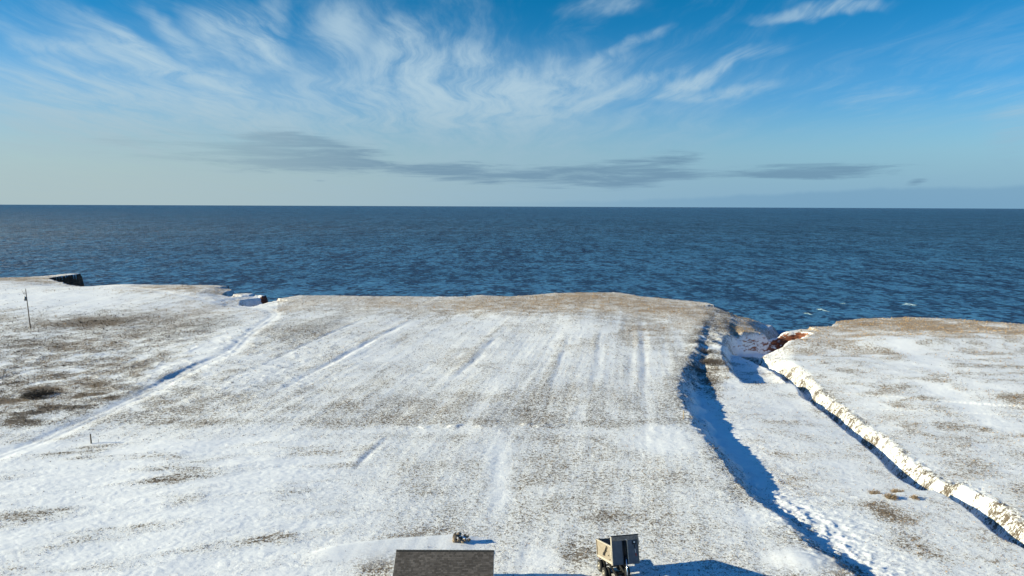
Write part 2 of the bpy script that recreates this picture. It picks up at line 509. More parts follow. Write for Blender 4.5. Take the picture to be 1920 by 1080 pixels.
    ks = np.where(ins, -dK, dK) + 0.7 * fbm(x / 5, y / 5, 3, 111) + np.where(px < 520, 0.9, 0.25) * pn(x / 1.6, y / 1.6, 113) + np.where(px < 520, 0.8, 0.0) * pn(x / 3.1, y / 3.1, 114)
    far = 14.0 + 0.0 * h
    h = h - 0.7 * sst(ks, -9, 0) * (cw > 5)
    t = np.clip(ks / cw, 0, 1)
    h = np.where(ks > 0, h * (1 - t) + (-15.5) * (t * 0.75 + 0.25 * t * t), h)
    A['ks'] = ks; A['cw'] = cw; A['px'] = px; A['py'] = py; A['q'] = q; A['r'] = r
    A['dE'] = dE_s; A['lipd'] = lipd
    return h, A


# ------------------------------------------------------------------ mesh helpers
def mesh_from_arrays(name, V, F, smooth=True):
    me = bpy.data.meshes.new(name)
    nf, k = F.shape
    me.vertices.add(len(V))
    me.vertices.foreach_set('co', V.astype(np.float32).ravel())
    me.loops.add(nf * k)
    me.loops.foreach_set('vertex_index', F.astype(np.int32).ravel())
    me.polygons.add(nf)
    me.polygons.foreach_set('loop_start', np.arange(0, nf * k, k, dtype=np.int32))
    me.polygons.foreach_set('loop_total', np.full(nf, k, np.int32))
    me.polygons.foreach_set('use_smooth', np.full(nf, smooth, bool))
    me.update(calc_edges=True)
    return me


def grid_faces(nr, nc):
    i = np.arange(nr - 1)[:, None] * nc + np.arange(nc - 1)[None, :]
    return np.stack([i, i + 1, i + nc + 1, i + nc], -1).reshape(-1, 4)


def fattr(me, name, arr):
    a = me.attributes.new(name, 'FLOAT', 'POINT')
    a.data.foreach_set('value', np.ascontiguousarray(arr, np.float32).ravel())


def link(name, me, mat=None, parent=None, **props):
    o = bpy.data.objects.new(name, me)
    COL.objects.link(o)
    if mat is not None and me is not None and not me.materials:
        me.materials.append(mat)
    if parent:
        o.parent = parent
    for k, v in props.items():
        o[k] = v
    return o


def new_mat(name):
    m = bpy.data.materials.new(name)
    m.use_nodes = True
    return m, NT(m.node_tree)


# ------------------------------------------------------------------ ground
def ground_material():
    m, N = new_mat('snowy_ground')
    pos = N.n('ShaderNodeNewGeometry').outputs['Position']
    flat = N.mapping(pos, sc=(1, 1, 0.25))

    def att(n):
        a = N.n('ShaderNodeAttribute', attribute_name=n)
        return a.outputs['Fac']
    cover, tan, rock, track = att('cover'), att('tan'), att('rock'), att('smoothness')
    wind = N.mapping(flat, rot=(0, 0, rad(-8)), sc=(0.75, 1.05, 1))
    fine = N.noise(wind, 6.5, 5, 0.72)
    mid = N.noise(wind, 1.3, 4, 0.6)
    big = N.noise(flat, 0.16, 4, 0.6)
    blob = N.noise(flat, 0.6, 3, 0.55)
    grit = N.noise(flat, 2.2, 7, 0.82)
    sig = N.math('ADD', N.math('ADD', N.math('MULTIPLY', fine, 0.8), N.math('MULTIPLY', grit, 0.9)), N.math('MULTIPLY', mid, 0.20))
    sig = N.math('ADD', sig, N.math('MULTIPLY', big, 0.15))
    sig = N.math('ADD', sig, N.math('MULTIPLY', blob, 0.10))       # mean about 1.08
    thr = N.math('SUBTRACT', 1.44, N.math('MULTIPLY', cover, 0.62))
    g = N.mr(N.math('SUBTRACT', sig, thr), -0.02, 0.07)
    g = N.math('MULTIPLY', g, N.math('SUBTRACT', 1.0, N.math('MULTIPLY', track, 0.93)))
    # thin snow: grass tint comes through before it shows as blades
    thin = N.mr(N.math('SUBTRACT', sig, thr), -0.30, 0.10, 0.0, 0.16)
    thin = N.math('MULTIPLY', thin, N.math('SUBTRACT', 1.0, N.math('MULTIPLY', track, 0.8)))
    cn = N.noise(flat, 2.3, 3, 0.6)
    dark = N.mix(cn, srgb(50, 45, 40), srgb(100, 91, 80))
    straw = N.mix(cn, srgb(120, 100, 78), srgb(186, 164, 136))
    gcol = N.mix(tan, dark, straw)
    snow = N.mix(N.noise(flat, 0.5, 3, 0.5), (0.78, 0.80, 0.81), (0.86, 0.87, 0.87))
    c = N.mix(thin, snow, gcol)
    c = N.mix(g, c, gcol)
    # red sandstone where it is bare
    rn = N.noise(N.mapping(pos, sc=(0.6, 0.6, 2.4)), 0.9, 5, 0.65)
    rcol = N.ramp(rn, [(0.32, srgb(44, 32, 29)), (0.52, srgb(104, 62, 44)), (0.72, srgb(172, 108, 72))])
    rmask = N.mr(N.math('ADD', rock, N.math('MULTIPLY', N.math('SUBTRACT', rn, 0.5), 1.2)), 0.42, 0.58)
    c = N.mix(rmask, c, rcol)
    b = N.n('ShaderNodeBsdfPrincipled')
    N.link(c, b.inputs['Base Color'])
    b.inputs['Roughness'].default_value = 0.75
    b.inputs['Specular IOR Level'].default_value = 0.25
    # fine relief: crust, clods and tussocks
    soft = N.math('SUBTRACT', 1.0, N.math('MULTIPLY', track, 0.80))
    rel = N.math('ADD', N.math('ADD', N.math('MULTIPLY', fine, 0.07), N.math('MULTIPLY', grit, 0.12)), N.math('MULTIPLY', mid, 0.03))
    rel = N.math('ADD', rel, N.math('MULTIPLY', N.noise(flat, 14.0, 3, 0.6), 0.03))
    rel = N.math('MULTIPLY', rel, N.math('MULTIPLY', soft, N.mr(cover, 0.05, 0.6, 0.22, 1.0)))
    bp = N.n('ShaderNodeBump')
    bp.inputs['Strength'].default_value = 0.85
    bp.inputs['Distance'].default_value = 1.0
    N.link(rel, bp.inputs['Height'])
    N.link(bp.outputs[0], b.inputs['Normal'])
    o = N.n('ShaderNodeOutputMaterial')
    N.link(b.outputs[0], o.inputs[0])
    return m


def gblob(px, py, cx, cy, rx, ry, rot=0.0):
    c, s = math.cos(rad(rot)), math.sin(rad(rot))
    u = (px - cx) * c + (py - cy) * s
    v = -(px - cx) * s + (py - cy) * c
    return np.exp(-((u / rx) ** 2 + (v / ry) ** 2))


def cover_maps(x, y, h, A):
    px, py, q, r = A['px'], A['py'], A['q'], A['r']
    n1 = fbm(x / 18, y / 18, 4, 201); n2 = fbm(x / 5, y / 5, 3, 205)
    stripes = pn(q / 2.4, r / 70, 211) + 0.6 * pn(q / 0.9, r / 50, 212)
    on_field = sst(-A['dE'], -1, 2)
    upper = sst(py, 802, 794)
    cov = 0.48 + 0.15 * n1 + 0.10 * n2
    # upper field, with mown stripes
    cov += on_field * upper * (-0.02 + 0.13 * stripes)
    cov += 0.16 * gblob(px, py, 900, 770, 520, 40) * on_field
    cov += 0.16 * A['gl'] * on_field + 0.10 * np.exp(-((py - 789) / 7.0) ** 2) * on_field - 0.12 * np.exp(-((py - 808) / 8.0) ** 2) * on_field
    # lower lawn: speckled, wind-packed white areas at the left
    low = sst(py, 796, 815) * on_field
    cov += low * (0.02 + 0.07 * pn(q / 3.2, r / 60, 221))
    wind = fbm((x + 0.25 * y) / 14, (y - 0.25 * x) / 4.2, 3, 231)
    leftw = sst(px, 800, 480) * sst(py, 800, 845)
    cov -= leftw * (0.30 + 0.75 * wind)
    cov -= 0.35 * gblob(px, py, 935, 890, 22, 70)
    cov -= 0.35 * gblob(px, py, 1010, 1050, 40, 25)
    cov -= 0.25 * gblob(px, py, 1420, 975, 60, 18)
    cov -= 0.30 * gblob(px, py, 1230, 830, 60, 20)
    cov += 0.08 * gblob(px, py, 1060, 960, 260, 70)
    cov += 0.3 * gblob(px, py, 1135, 968, 24, 8) + 0.2 * gblob(px, py, 1255, 968, 16, 8)
    cov += 0.4 * gblob(px, py, 705, 1062, 34, 22) + 0.30 * gblob(px, py, 760, 1008, 70, 8, -12)
    cov += 0.35 * gblob(px, py, 1080, 1035, 40, 18)
    # marsh on the left
    marsh = gblob(px, py, 110, 690, 330, 95) * sst(px, 560, 330)
    cov += marsh * (0.18 + 0.55 * n2)
    cov += (0.25 + 1.3 * sst(fbm(x / 6, y / 4, 3, 271), -0.1, 0.5)) * (0.6 * gblob(px, py, 90, 742, 190, 34) + 0.4 * gblob(px, py, 30, 790, 100, 22, -14))
    cov += 0.75 * gblob(px, py, 175, 604, 85, 6.5, -3) + 0.30 * gblob(px, py, 330, 615, 200, 28)
    cov += 0.45 * gblob(px, py, 255, 681, 42, 5) + 0.40 * gblob(px, py, 60, 645, 110, 9)
    cov -= 0.30 * gblob(px, py, 100, 563, 190, 16) + 0.30 * gblob(px, py, 410, 640, 110, 22, -28)
    cov += 0.25 * gblob(px, py, 570, 625, 70, 16, -20)
    # straw strip along the cliffs
    coast = sst(A['ks'], -34, -14)
    strip = gblob(px, py, 1050, 578, 320, 13) + gblob(px, py, 1080, 558, 130, 9) + 0.6 * gblob(px, py, 1220, 615, 60, 34)
    strip = strip + gblob(px, py, 350, 548, 120, 8) + gblob(px, py, 1390, 612, 50, 14, 12) + gblob(px, py, 40, 523, 140, 6)
    stripR = gblob(px, py, 1800, 612, 230, 15, 4) + 0.6 * gblob(px, py, 1650, 598, 90, 8)
    strip = np.minimum(strip + stripR, 1.2)
    cov += strip * (0.42 + 0.4 * n2)
    cov += 0.22 * coast * (px > 520)
    tan = np.clip(0.25 + strip * 0.9 + 0.6 * coast + 0.25 * n1, 0, 1) * (1 - 0.7 * sst(A['dE'], -3, 1) * sst(px, 1400, 1370))
    tan = np.maximum(tan, gblob(px, py, 1790, 598, 90, 4, 2) * 0.9)
    # valley and slopes
    cov += (0.45 + 0.8 * n2) * gblob(px, py, 1330, 685, 36, 34) + (0.1 + 0.6 * n2) * gblob(px, py, 1318, 640, 22, 30)
    cov += 0.14 * np.exp(-((A['dE'] + 0.4) / 1.6) ** 2) * sst(py, 560, 640) + 0.06 * sst(y, 92, 76) * np.exp(-((A['dE'] - 2.5) / 3.0) ** 2) + 0.10 * np.exp(-((A['dE'] - 2.5) / 2.2) ** 2) * sst(y, 160, 110) * sst(n2, -0.1, 0.3)
    cov -= 0.28 * np.exp(-((A['dE'] - 4.6) / 1.8) ** 2) * sst(y, 160, 110)
    vall = sst(A['dE'], 4, 9)
    cov += vall * (-0.06 + 0.25 * fbm(x / 7, y / 4, 3, 241))
    tan += vall * 0.25
    cov += 0.55 * gblob(px, py, 1665, 948, 40, 18, 20) + 0.35 * gblob(px, py, 1720, 1010, 60, 20, 20) + 0.4 * gblob(px, py, 1560, 1050, 40, 20, 45)
    rightl = sst(A['gs'], 7, 12) * (A['dE'] > 0)
    gr = fbm((x + 0.2 * y) / 9, (y - 0.2 * x) / 5, 3, 251)
    cov += rightl * (0.06 + 0.35 * gr)
    for (cx, cy, rx, ry, a) in [(1745, 707, 26, 5, .7), (1740, 735, 18, 4, .6), (1680, 744, 22, 3, .6), (1780, 778, 30, 5, .5), (1845, 786, 20, 4, .7),
                                (1620, 770, 26, 6, .3), (1840, 870, 50, 8, .5), (1760, 705, 60, 8, .2), (1420, 700, 30, 10, .2), (1900, 740, 30, 8, .4), (1660, 650, 50, 6, .4)]:
        cov += 0.6 * a * gblob(px, py, cx, cy, rx, ry, 8)
    cov -= 0.4 * gblob(px, py, 1720, 660, 90, 12, 30) + 0.4 * gblob(px, py, 1800, 740, 120, 12, 28)
    bank = A['bank']
    cov += bank * (0.10 + 0.36 * np.exp(-((A['gs'] - 2.4) / 0.8) ** 2) * sst(fbm(x / 3, y / 3, 2, 263), -0.1, 0.3) + 0.22 * sst(fbm(x / 2.2, y / 2.2, 3, 261), 0.12, 0.5) * sst(A['gs'], 5.5, 3.0))
    tan = tan * (1 - 0.8 * bank)
    cov = cov * (1 - 0.75 * A['canyon'])
    cov = np.where(cov > 0.60, 0.60 + (cov - 0.60) * 0.36, cov)
    cov = np.clip(cov, 0, 1.0)
    smooth = np.clip(np.maximum(A['smooth'], A['track'] * 0.95), 0, 1)
    # bare rock on the sea cliffs and in the canyon
    gy, gx = np.gradient(h)
    rock = sst(A['ks'], np.where(px < 560, -1.1, -0.3), np.where(px < 560, -0.1, 0.9)) * np.where(A['cw'] > 5.5, 0.12 + 0.3 * (n2 > 0.2), 1.0)
    rock = np.maximum(rock, A['canyon'] * 0.0)
    return cov, tan, rock, smooth


def build_ground():
    ys = np.linspace(50 ** -0.5, 420 ** -0.5, 940) ** -2.0
    ys = np.concatenate([[-300, -200, -120, -60, -20, 5, 20, 30, 37, 42, 45.5, 48], ys, [450, 500, 600, 800]])
    dense = np.linspace(-0.82, 0.82, 960)
    outer = 0.82 * np.exp(np.linspace(0, math.log(22 / 0.82), 46))[1:]
    ts = np.concatenate([-outer[::-1], dense, outer])
    Yg, Tg = np.meshgrid(ys, ts, indexing='ij')
    Xg = Tg * np.maximum(Yg, 50.0)
    h, A = terrain(Xg, Yg)
    cov, tan, rock, smooth = cover_maps(Xg, Yg, h, A)
    # steepness decides the bare rock of the canyon
    dzdx = np.gradient(h, axis=1) / np.maximum(np.gradient(Xg, axis=1), 1e-3)
    dYd = np.gradient(Yg, axis=0)
    dzdy = np.gradient(h, axis=0) / np.where(np.abs(dYd) < 1e-3, 1e-3, dYd)
    steep = np.hypot(dzdx, dzdy)
    rock = np.maximum(rock * sst(steep, 0.5, 1.0), A['canyon'] * sst(steep, 0.45, 0.95) * np.interp(A['pC'], [0, 2, 3, 4, 6], [0, .36, .46, .44, .95]))
    V = np.stack([Xg, Yg, h], -1).reshape(-1, 3)
    me = mesh_from_arrays('ground', V, grid_faces(*Yg.shape))
    for n, a in (('cover', cov), ('tan', np.clip(tan, 0, 1)), ('rock', rock), ('smoothness', smooth)):
        fattr(me, n, a)
    link('ground', me, ground_material(), kind='structure')
    return Xg, Yg, h, cov, tan, smooth, A


GRID = build_ground()


def gz(x, y):
    h, _ = terrain(np.array([float(x)]), np.array([float(y)]))
    return float(h[0])


# ------------------------------------------------------------------ sea
def sea_material():
    m, N = new_mat('sea_water')
    pos = N.n('ShaderNodeNewGeometry').outputs['Position']
    v = N.mapping(pos, rot=(0, 0, rad(6)), sc=(0.42, 1.0, 1))
    a = N.noise(v, 0.16, 6, 0.62, 0.4)
    b_ = N.noise(N.mapping(pos, rot=(0, 0, rad(-24)), sc=(0.55, 1, 1)), 0.30, 5, 0.65)
    c_ = N.noise(N.mapping(pos, rot=(0, 0, rad(12)), sc=(0.3, 1, 1)), 0.03, 3, 0.5)
    hgt = N.math('ADD', N.math('MULTIPLY', a, 3.2), N.math('MULTIPLY', b_, 1.5))
    hgt = N.math('ADD', hgt, N.math('MULTIPLY', c_, 3.0))
    # rougher further out, calmer in the lee of the shore
    rad_ = N.vmath('LENGTH', N.mapping(pos, sc=(1, 1, 0)))
    hgt = N.math('MULTIPLY', hgt, N.math('MINIMUM', N.math('MAXIMUM', N.math('MULTIPLY', rad_, 1 / 330.0), 1.0), 4.0))
    bp = N.n('ShaderNodeBump')
    bp.inputs['Strength'].default_value = 1.0
    bp.inputs['Distance'].default_value = 1.0
    N.link(hgt, bp.inputs['Height'])
    b = N.n('ShaderNodeBsdfPrincipled')
    # noise colour: dark wave faces, and sky reflection on their backs painted in lighter
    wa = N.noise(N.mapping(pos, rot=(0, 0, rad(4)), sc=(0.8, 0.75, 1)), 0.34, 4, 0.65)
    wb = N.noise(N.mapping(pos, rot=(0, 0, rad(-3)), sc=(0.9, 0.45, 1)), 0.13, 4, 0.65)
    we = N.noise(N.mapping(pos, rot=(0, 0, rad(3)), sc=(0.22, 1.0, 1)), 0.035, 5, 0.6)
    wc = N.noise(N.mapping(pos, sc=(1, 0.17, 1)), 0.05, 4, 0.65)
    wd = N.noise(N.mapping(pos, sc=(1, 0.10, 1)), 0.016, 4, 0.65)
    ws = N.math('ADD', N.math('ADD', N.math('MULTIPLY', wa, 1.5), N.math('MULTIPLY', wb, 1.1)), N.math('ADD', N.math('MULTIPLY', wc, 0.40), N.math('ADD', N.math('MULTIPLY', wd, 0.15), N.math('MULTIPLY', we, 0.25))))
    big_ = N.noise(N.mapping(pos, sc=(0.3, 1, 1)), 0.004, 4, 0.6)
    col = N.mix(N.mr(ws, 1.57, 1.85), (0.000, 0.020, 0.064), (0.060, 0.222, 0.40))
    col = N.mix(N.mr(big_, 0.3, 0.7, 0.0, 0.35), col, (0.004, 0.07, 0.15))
    b.inputs['Roughness'].default_value = 1.0
    b.inputs['Specular IOR Level'].default_value = 0.0
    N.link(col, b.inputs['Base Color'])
    N.link(bp.outputs[0], b.inputs['Normal'])
    gl = N.n('ShaderNodeBsdfGlossy')
    gl.inputs['Roughness'].default_value = 0.42
    N.link(bp.outputs[0], gl.inputs['Normal'])
    fr = N.n('ShaderNodeFresnel')
    fr.inputs['IOR'].default_value = 1.33
    N.link(bp.outputs[0], fr.inputs['Normal'])
    # wave tops hide one another at low angles, so a rough sea never mirrors fully
    ms = N.n('ShaderNodeMixShader')
    N.link(N.math('MINIMUM', fr.outputs[0], 0.17), ms.inputs[0])
    N.link(b.outputs[0], ms.inputs[1])
    N.link(gl.outputs[0], ms.inputs[2])
    o = N.n('ShaderNodeOutputMaterial')
    N.link(ms.outputs[0], o.inputs[0])
    return m


def build_sea():
    rr = np.concatenate([[0.5, 60, 120], np.geomspace(150, 60000, 90)])
    th = np.linspace(0, 2 * np.pi, 181)
    R, T = np.meshgrid(rr, th, indexing='ij')
    V = np.stack([R * np.cos(T), R * np.sin(T), np.full(R.shape, SEA_Z)], -1).reshape(-1, 3)
    me = mesh_from_arrays('sea', V, grid_faces(*R.shape)[:, ::-1])
    link('sea', me, sea_material(), kind='structure')


build_sea()


# ------------------------------------------------------------------ simple materials
def plain(name, c, rough=0.7, metal=0.0, var=0.25, scale=3.0, bump=0.0, spec=0.4, sc=(1, 1, 1), c2=None):
    m, N = new_mat(name)
    tc = N.n('ShaderNodeTexCoord').outputs['Object']
    v = N.mapping(tc, sc=sc)
    nz = N.noise(v, scale, 5, 0.6)
    lo = tuple(max(0, x * (1 - var)) for x in c) if c2 is None else c2
    hi = tuple(min(1, x * (1 + var)) for x in c)
    col = N.mix(N.mr(nz, 0.32, 0.68), lo, hi)
    b = N.n('ShaderNodeBsdfPrincipled')
    N.link(col, b.inputs['Base Color'])
    N.link(N.mr(nz, 0.3, 0.7, rough * 0.85, min(1, rough * 1.15)), b.inputs['Roughness'])
    b.inputs['Metallic'].default_value = metal
    b.inputs['Specular IOR Level'].default_value = spec
    if bump:
        bp = N.n('ShaderNodeBump')
        bp.inputs['Distance'].default_value = bump
        N.link(nz, bp.inputs['Height'])
        N.link(bp.outputs[0], b.inputs['Normal'])
    o = N.n('ShaderNodeOutputMaterial')
    N.link(b.outputs[0], o.inputs[0])
    return m


M = {
    'bed': plain('weathered_tan_paint', (0.25, 0.212, 0.165), 0.55, 0.0, 0.12, 2.2, 0.002, sc=(1, 1, 3)),
    'bed_front': plain('shaded_blue_grey_paint', (0.095, 0.105, 0.125), 0.5, 0.0, 0.18, 2.2, 0.002),  # front wall's shade put into its darker, bluer colour
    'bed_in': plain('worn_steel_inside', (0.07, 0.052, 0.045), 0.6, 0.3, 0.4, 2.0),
    'bed_trim': plain('pale_edge', (0.42, 0.38, 0.32), 0.5, 0.1, 0.25, 9.0),
    'black': plain('black_steel', (0.020, 0.020, 0.021), 0.5, 0.2, 0.4, 6.0),
    'tyre': plain('rubber', (0.022, 0.022, 0.022), 0.85, 0, 0.3, 9.0),
    'hub': plain('dusty_hub_steel', (0.42, 0.39, 0.33), 0.5, 0.3, 0.25, 9.0),
    'chrome': plain('polished_rod', (0.65, 0.65, 0.66), 0.18, 1.0, 0.1, 5.0),
    'greyp': plain('grey_metal', (0.20, 0.20, 0.20), 0.45, 0.5, 0.3, 6.0),
    'red': plain('red_plastic', (0.45, 0.04, 0.03), 0.4, 0, 0.15, 6.0),
    'white': plain('white_plastic', (0.75, 0.75, 0.73), 0.4, 0, 0.08, 6.0),
    'cabp': plain('white_cab_paint', (0.55, 0.55, 0.54), 0.3, 0, 0.08, 2.0),
    'glass': plain('dark_window_glass', (0.02, 0.025, 0.03), 0.08, 0, 0.1, 2.0),
    'wood': plain('grey_weathered_wood', (0.16, 0.13, 0.10), 0.85, 0, 0.4, 6.0, 0.01, sc=(3, 3, 0.5)),
    'postwood': plain('tan_post_wood', (0.34, 0.27, 0.18), 0.85, 0, 0.35, 6.0, 0.01, sc=(3, 3, 0.5)),
    'siding': plain('pale_siding', (0.55, 0.54, 0.50), 0.7, 0, 0.08, 3.0),
    'trim': plain('white_trim', (0.72, 0.72, 0.70), 0.6, 0, 0.05, 3.0),
    'stone': plain('lichened_grey_stone', (0.20, 0.155, 0.11), 0.9, 0, 0.45, 2.4, 0.02),
    'snow': plain('packed_snow', (0.83, 0.85, 0.86), 0.75, 0, 0.03, 3.0, 0.02),
    'twig': plain('dry_brown_twigs', (0.085, 0.062, 0.048), 0.9, 0, 0.4, 4.0),
    'darktwig': plain('dark_twigs', (0.022, 0.018, 0.016), 0.9, 0, 0.4, 4.0),
    'strawm': plain('straw_stems', (0.26, 0.19, 0.12), 0.9, 0, 0.4, 4.0),
}


def foam_mat():
    return plain('sea_foam', (0.40, 0.50, 0.52), 0.8, 0, 0.2, 1.5, c2=(0.12, 0.26, 0.32))


# ------------------------------------------------------------------ dry grass standing out of the snow
def grass_material():
    m, N = new_mat('dry_grass_blades')
    a = N.n('ShaderNodeAttribute', attribute_name='hue').outputs['Fac']
    c = N.ramp(a, [(0.0, srgb(48, 42, 36)), (0.35, srgb(88, 78, 64)), (0.7, srgb(158, 132, 98)), (1.0, srgb(196, 164, 120))])
    b = N.n('ShaderNodeBsdfPrincipled')
    N.link(c, b.inputs['Base Color'])
    b.inputs['Roughness'].default_value = 0.9
    b.inputs['Specular IOR Level'].default_value = 0.1
    o = N.n('ShaderNodeOutputMaterial')
    N.link(b.outputs[0], o.inputs[0])
    return m


def build_grass():
    Xg, Yg, h, cov, tan, smooth, A = GRID
    nr, nc = Xg.shape
    r0, r1, c0, c1 = 12, 12 + 935, 45, 45 + 958
    n = 640000
    ri = RNG.random(n) * (r1 - r0) + r0
    ci = RNG.random(n) * (c1 - c0) + c0
    i = ri.astype(int); j = ci.astype(int)
    fi = ri - i; fj = ci - j

    def samp(G):
        return (G[i, j] * (1 - fi) * (1 - fj) + G[i + 1, j] * fi * (1 - fj) + G[i, j + 1] * (1 - fi) * fj + G[i + 1, j + 1] * fi * fj)
    x, y, z = samp(Xg), samp(Yg), samp(h)
    cv, tn, sm, ks = samp(cov), samp(tan), samp(smooth), samp(A['ks'])
    patch = fbm(x / 1.4, y / 1.4, 3, 301)
    prob = np.clip((cv - 0.22) * 1.0, 0.012, 1.0) * np.clip(0.45 + 1.6 * patch, 0.02, 1.4) * (1 - 0.97 * sm)
    keep = (RNG.random(n) < prob * 0.70) & (ks < -0.1)
    # nothing grows through the parked truck or the building
    keep &= ~((x > 5.5) & (x < 13) & (y < 61.5)) & ~((x > -10.5) & (x < -0.6) & (y < 58.6))
    x, y, z, cv, tn = (a[keep] for a in (x, y, z, cv, tn))
    K = len(x)
    print('TUFTS', K)
    dist = np.hypot(x, y)
    hgt = (0.05 + 0.12 * RNG.random(K) ** 2 + 0.12 * np.clip(cv - 0.55, 0, 0.6)) * np.clip(dist / 110, 0.75, 1.9)
    B = 3
    ang = RNG.random((K, B)) * 2 * np.pi
    spread = hgt[:, None] * (0.25 + 0.75 * RNG.random((K, B)))
    wdt = (0.018 + 0.022 * RNG.random((K, B))) * np.clip(dist / 80, 0.8, 3.2)[:, None]
    hh = hgt[:, None] * (0.6 + 0.6 * RNG.random((K, B)))
    bx = x[:, None] + 0.25 * spread * np.cos(ang); by = y[:, None] + 0.25 * spread * np.sin(ang)
    tx = x[:, None] + spread * np.cos(ang) + 0.03; ty = y[:, None] + spread * np.sin(ang)
    nx, ny = -np.sin(ang + 0.6) * wdt, np.cos(ang + 0.6) * wdt
    zb = z[:, None] - 0.02 + 0 * ang
    v = np.stack([np.stack([bx - nx, by - ny, zb], -1), np.stack([bx + nx, by + ny, zb], -1), np.stack([tx, ty, z[:, None] + hh], -1)], 2)
    V = v.reshape(-1, 3)
    F = np.arange(K * B * 3).reshape(-1, 3)
    me = mesh_from_arrays('dry_grass', V, F, False)
    hue = np.clip(0.30 + 0.45 * tn + 0.22 * RNG.standard_normal(K), 0, 1)
    fattr(me, 'hue', np.repeat(hue, B * 3))
    link('dry_grass', me, grass_material(), kind='stuff', label='dry winter grass standing out of the thin snow over the fields', category='grass')


build_grass()


# ------------------------------------------------------------------ bmesh builders
class MB:
    def __init__(self):
        self.bm = bmesh.new()

    def box(self, c, s, M4=None, bevel=0.0):
        r = bmesh.ops.create_cube(self.bm, size=1.0)
        vs = r['verts']
        bmesh.ops.scale(self.bm, vec=s, verts=vs)
        bmesh.ops.translate(self.bm, vec=c, verts=vs)
        if bevel:
            es = list({e for v in vs for e in v.link_edges})
            bmesh.ops.bevel(self.bm, geom=es, offset=bevel, segments=1, affect='EDGES')
        return self

    def quadbox(self, pts, t):
        """a plate from four corners with thickness t along its normal"""
        p = [Vector(q) for q in pts]
        n = (p[1] - p[0]).cross(p[3] - p[0]).normalized() * (t / 2)
        a = [self.bm.verts.new(q + n) for q in p]
        b = [self.bm.verts.new(q - n) for q in p]
        self.bm.faces.new(a); self.bm.faces.new(b[::-1])
        for i in range(len(p)):
            k = (i + 1) % len(p)
            self.bm.faces.new((a[i], b[i], b[k], a[k]))
        return self

    def cyl(self, p0, p1, r0, r1=None, seg=12):
        p0, p1 = Vector(p0), Vector(p1)
        r1 = r0 if r1 is None else r1
        d = p1 - p0
        q = d.to_track_quat('Z', 'Y').to_matrix().to_4x4()
        m = Matrix.Translation((p0 + p1) / 2) @ q
        bmesh.ops.create_cone(self.bm, cap_ends=True, segments=seg, radius1=r0, radius2=r1, depth=d.length, matrix=m)
        return self

    def lathe(self, prof, axis_m, seg=24):
        """prof: (radius, height) pairs turned about local z"""
        rings = []
        for r, z in prof:
            rings.append([self.bm.verts.new(axis_m @ Vector((r * math.cos(2 * math.pi * k / seg), r * math.sin(2 * math.pi * k / seg), z))) for k in range(seg)])
        for a, b in zip(rings, rings[1:]):
            for k in range(seg):
                self.bm.faces.new((a[k], a[(k + 1) % seg], b[(k + 1) % seg], b[k]))
        self.bm.faces.new(rings[0][::-1]); self.bm.faces.new(rings[-1])
        return self

    def mesh(self, name, smooth=False):
        bmesh.ops.recalc_face_normals(self.bm, faces=self.bm.faces)
        me = bpy.data.meshes.new(name)
        self.bm.to_mesh(me)
        self.bm.free()
        if smooth:
            for p in me.polygons:
                p.use_smooth = True
        return me

    def build(self, name, mat, parent=None, smooth=False, **props):
        return link(name, self.mesh(name, smooth), mat, parent, **props)


def empty(name, loc, rz=0.0, **props):
    o = link(name, None, None, None, **props)
    o.location = loc
    o.rotation_euler = (0, 0, rz)
    return o


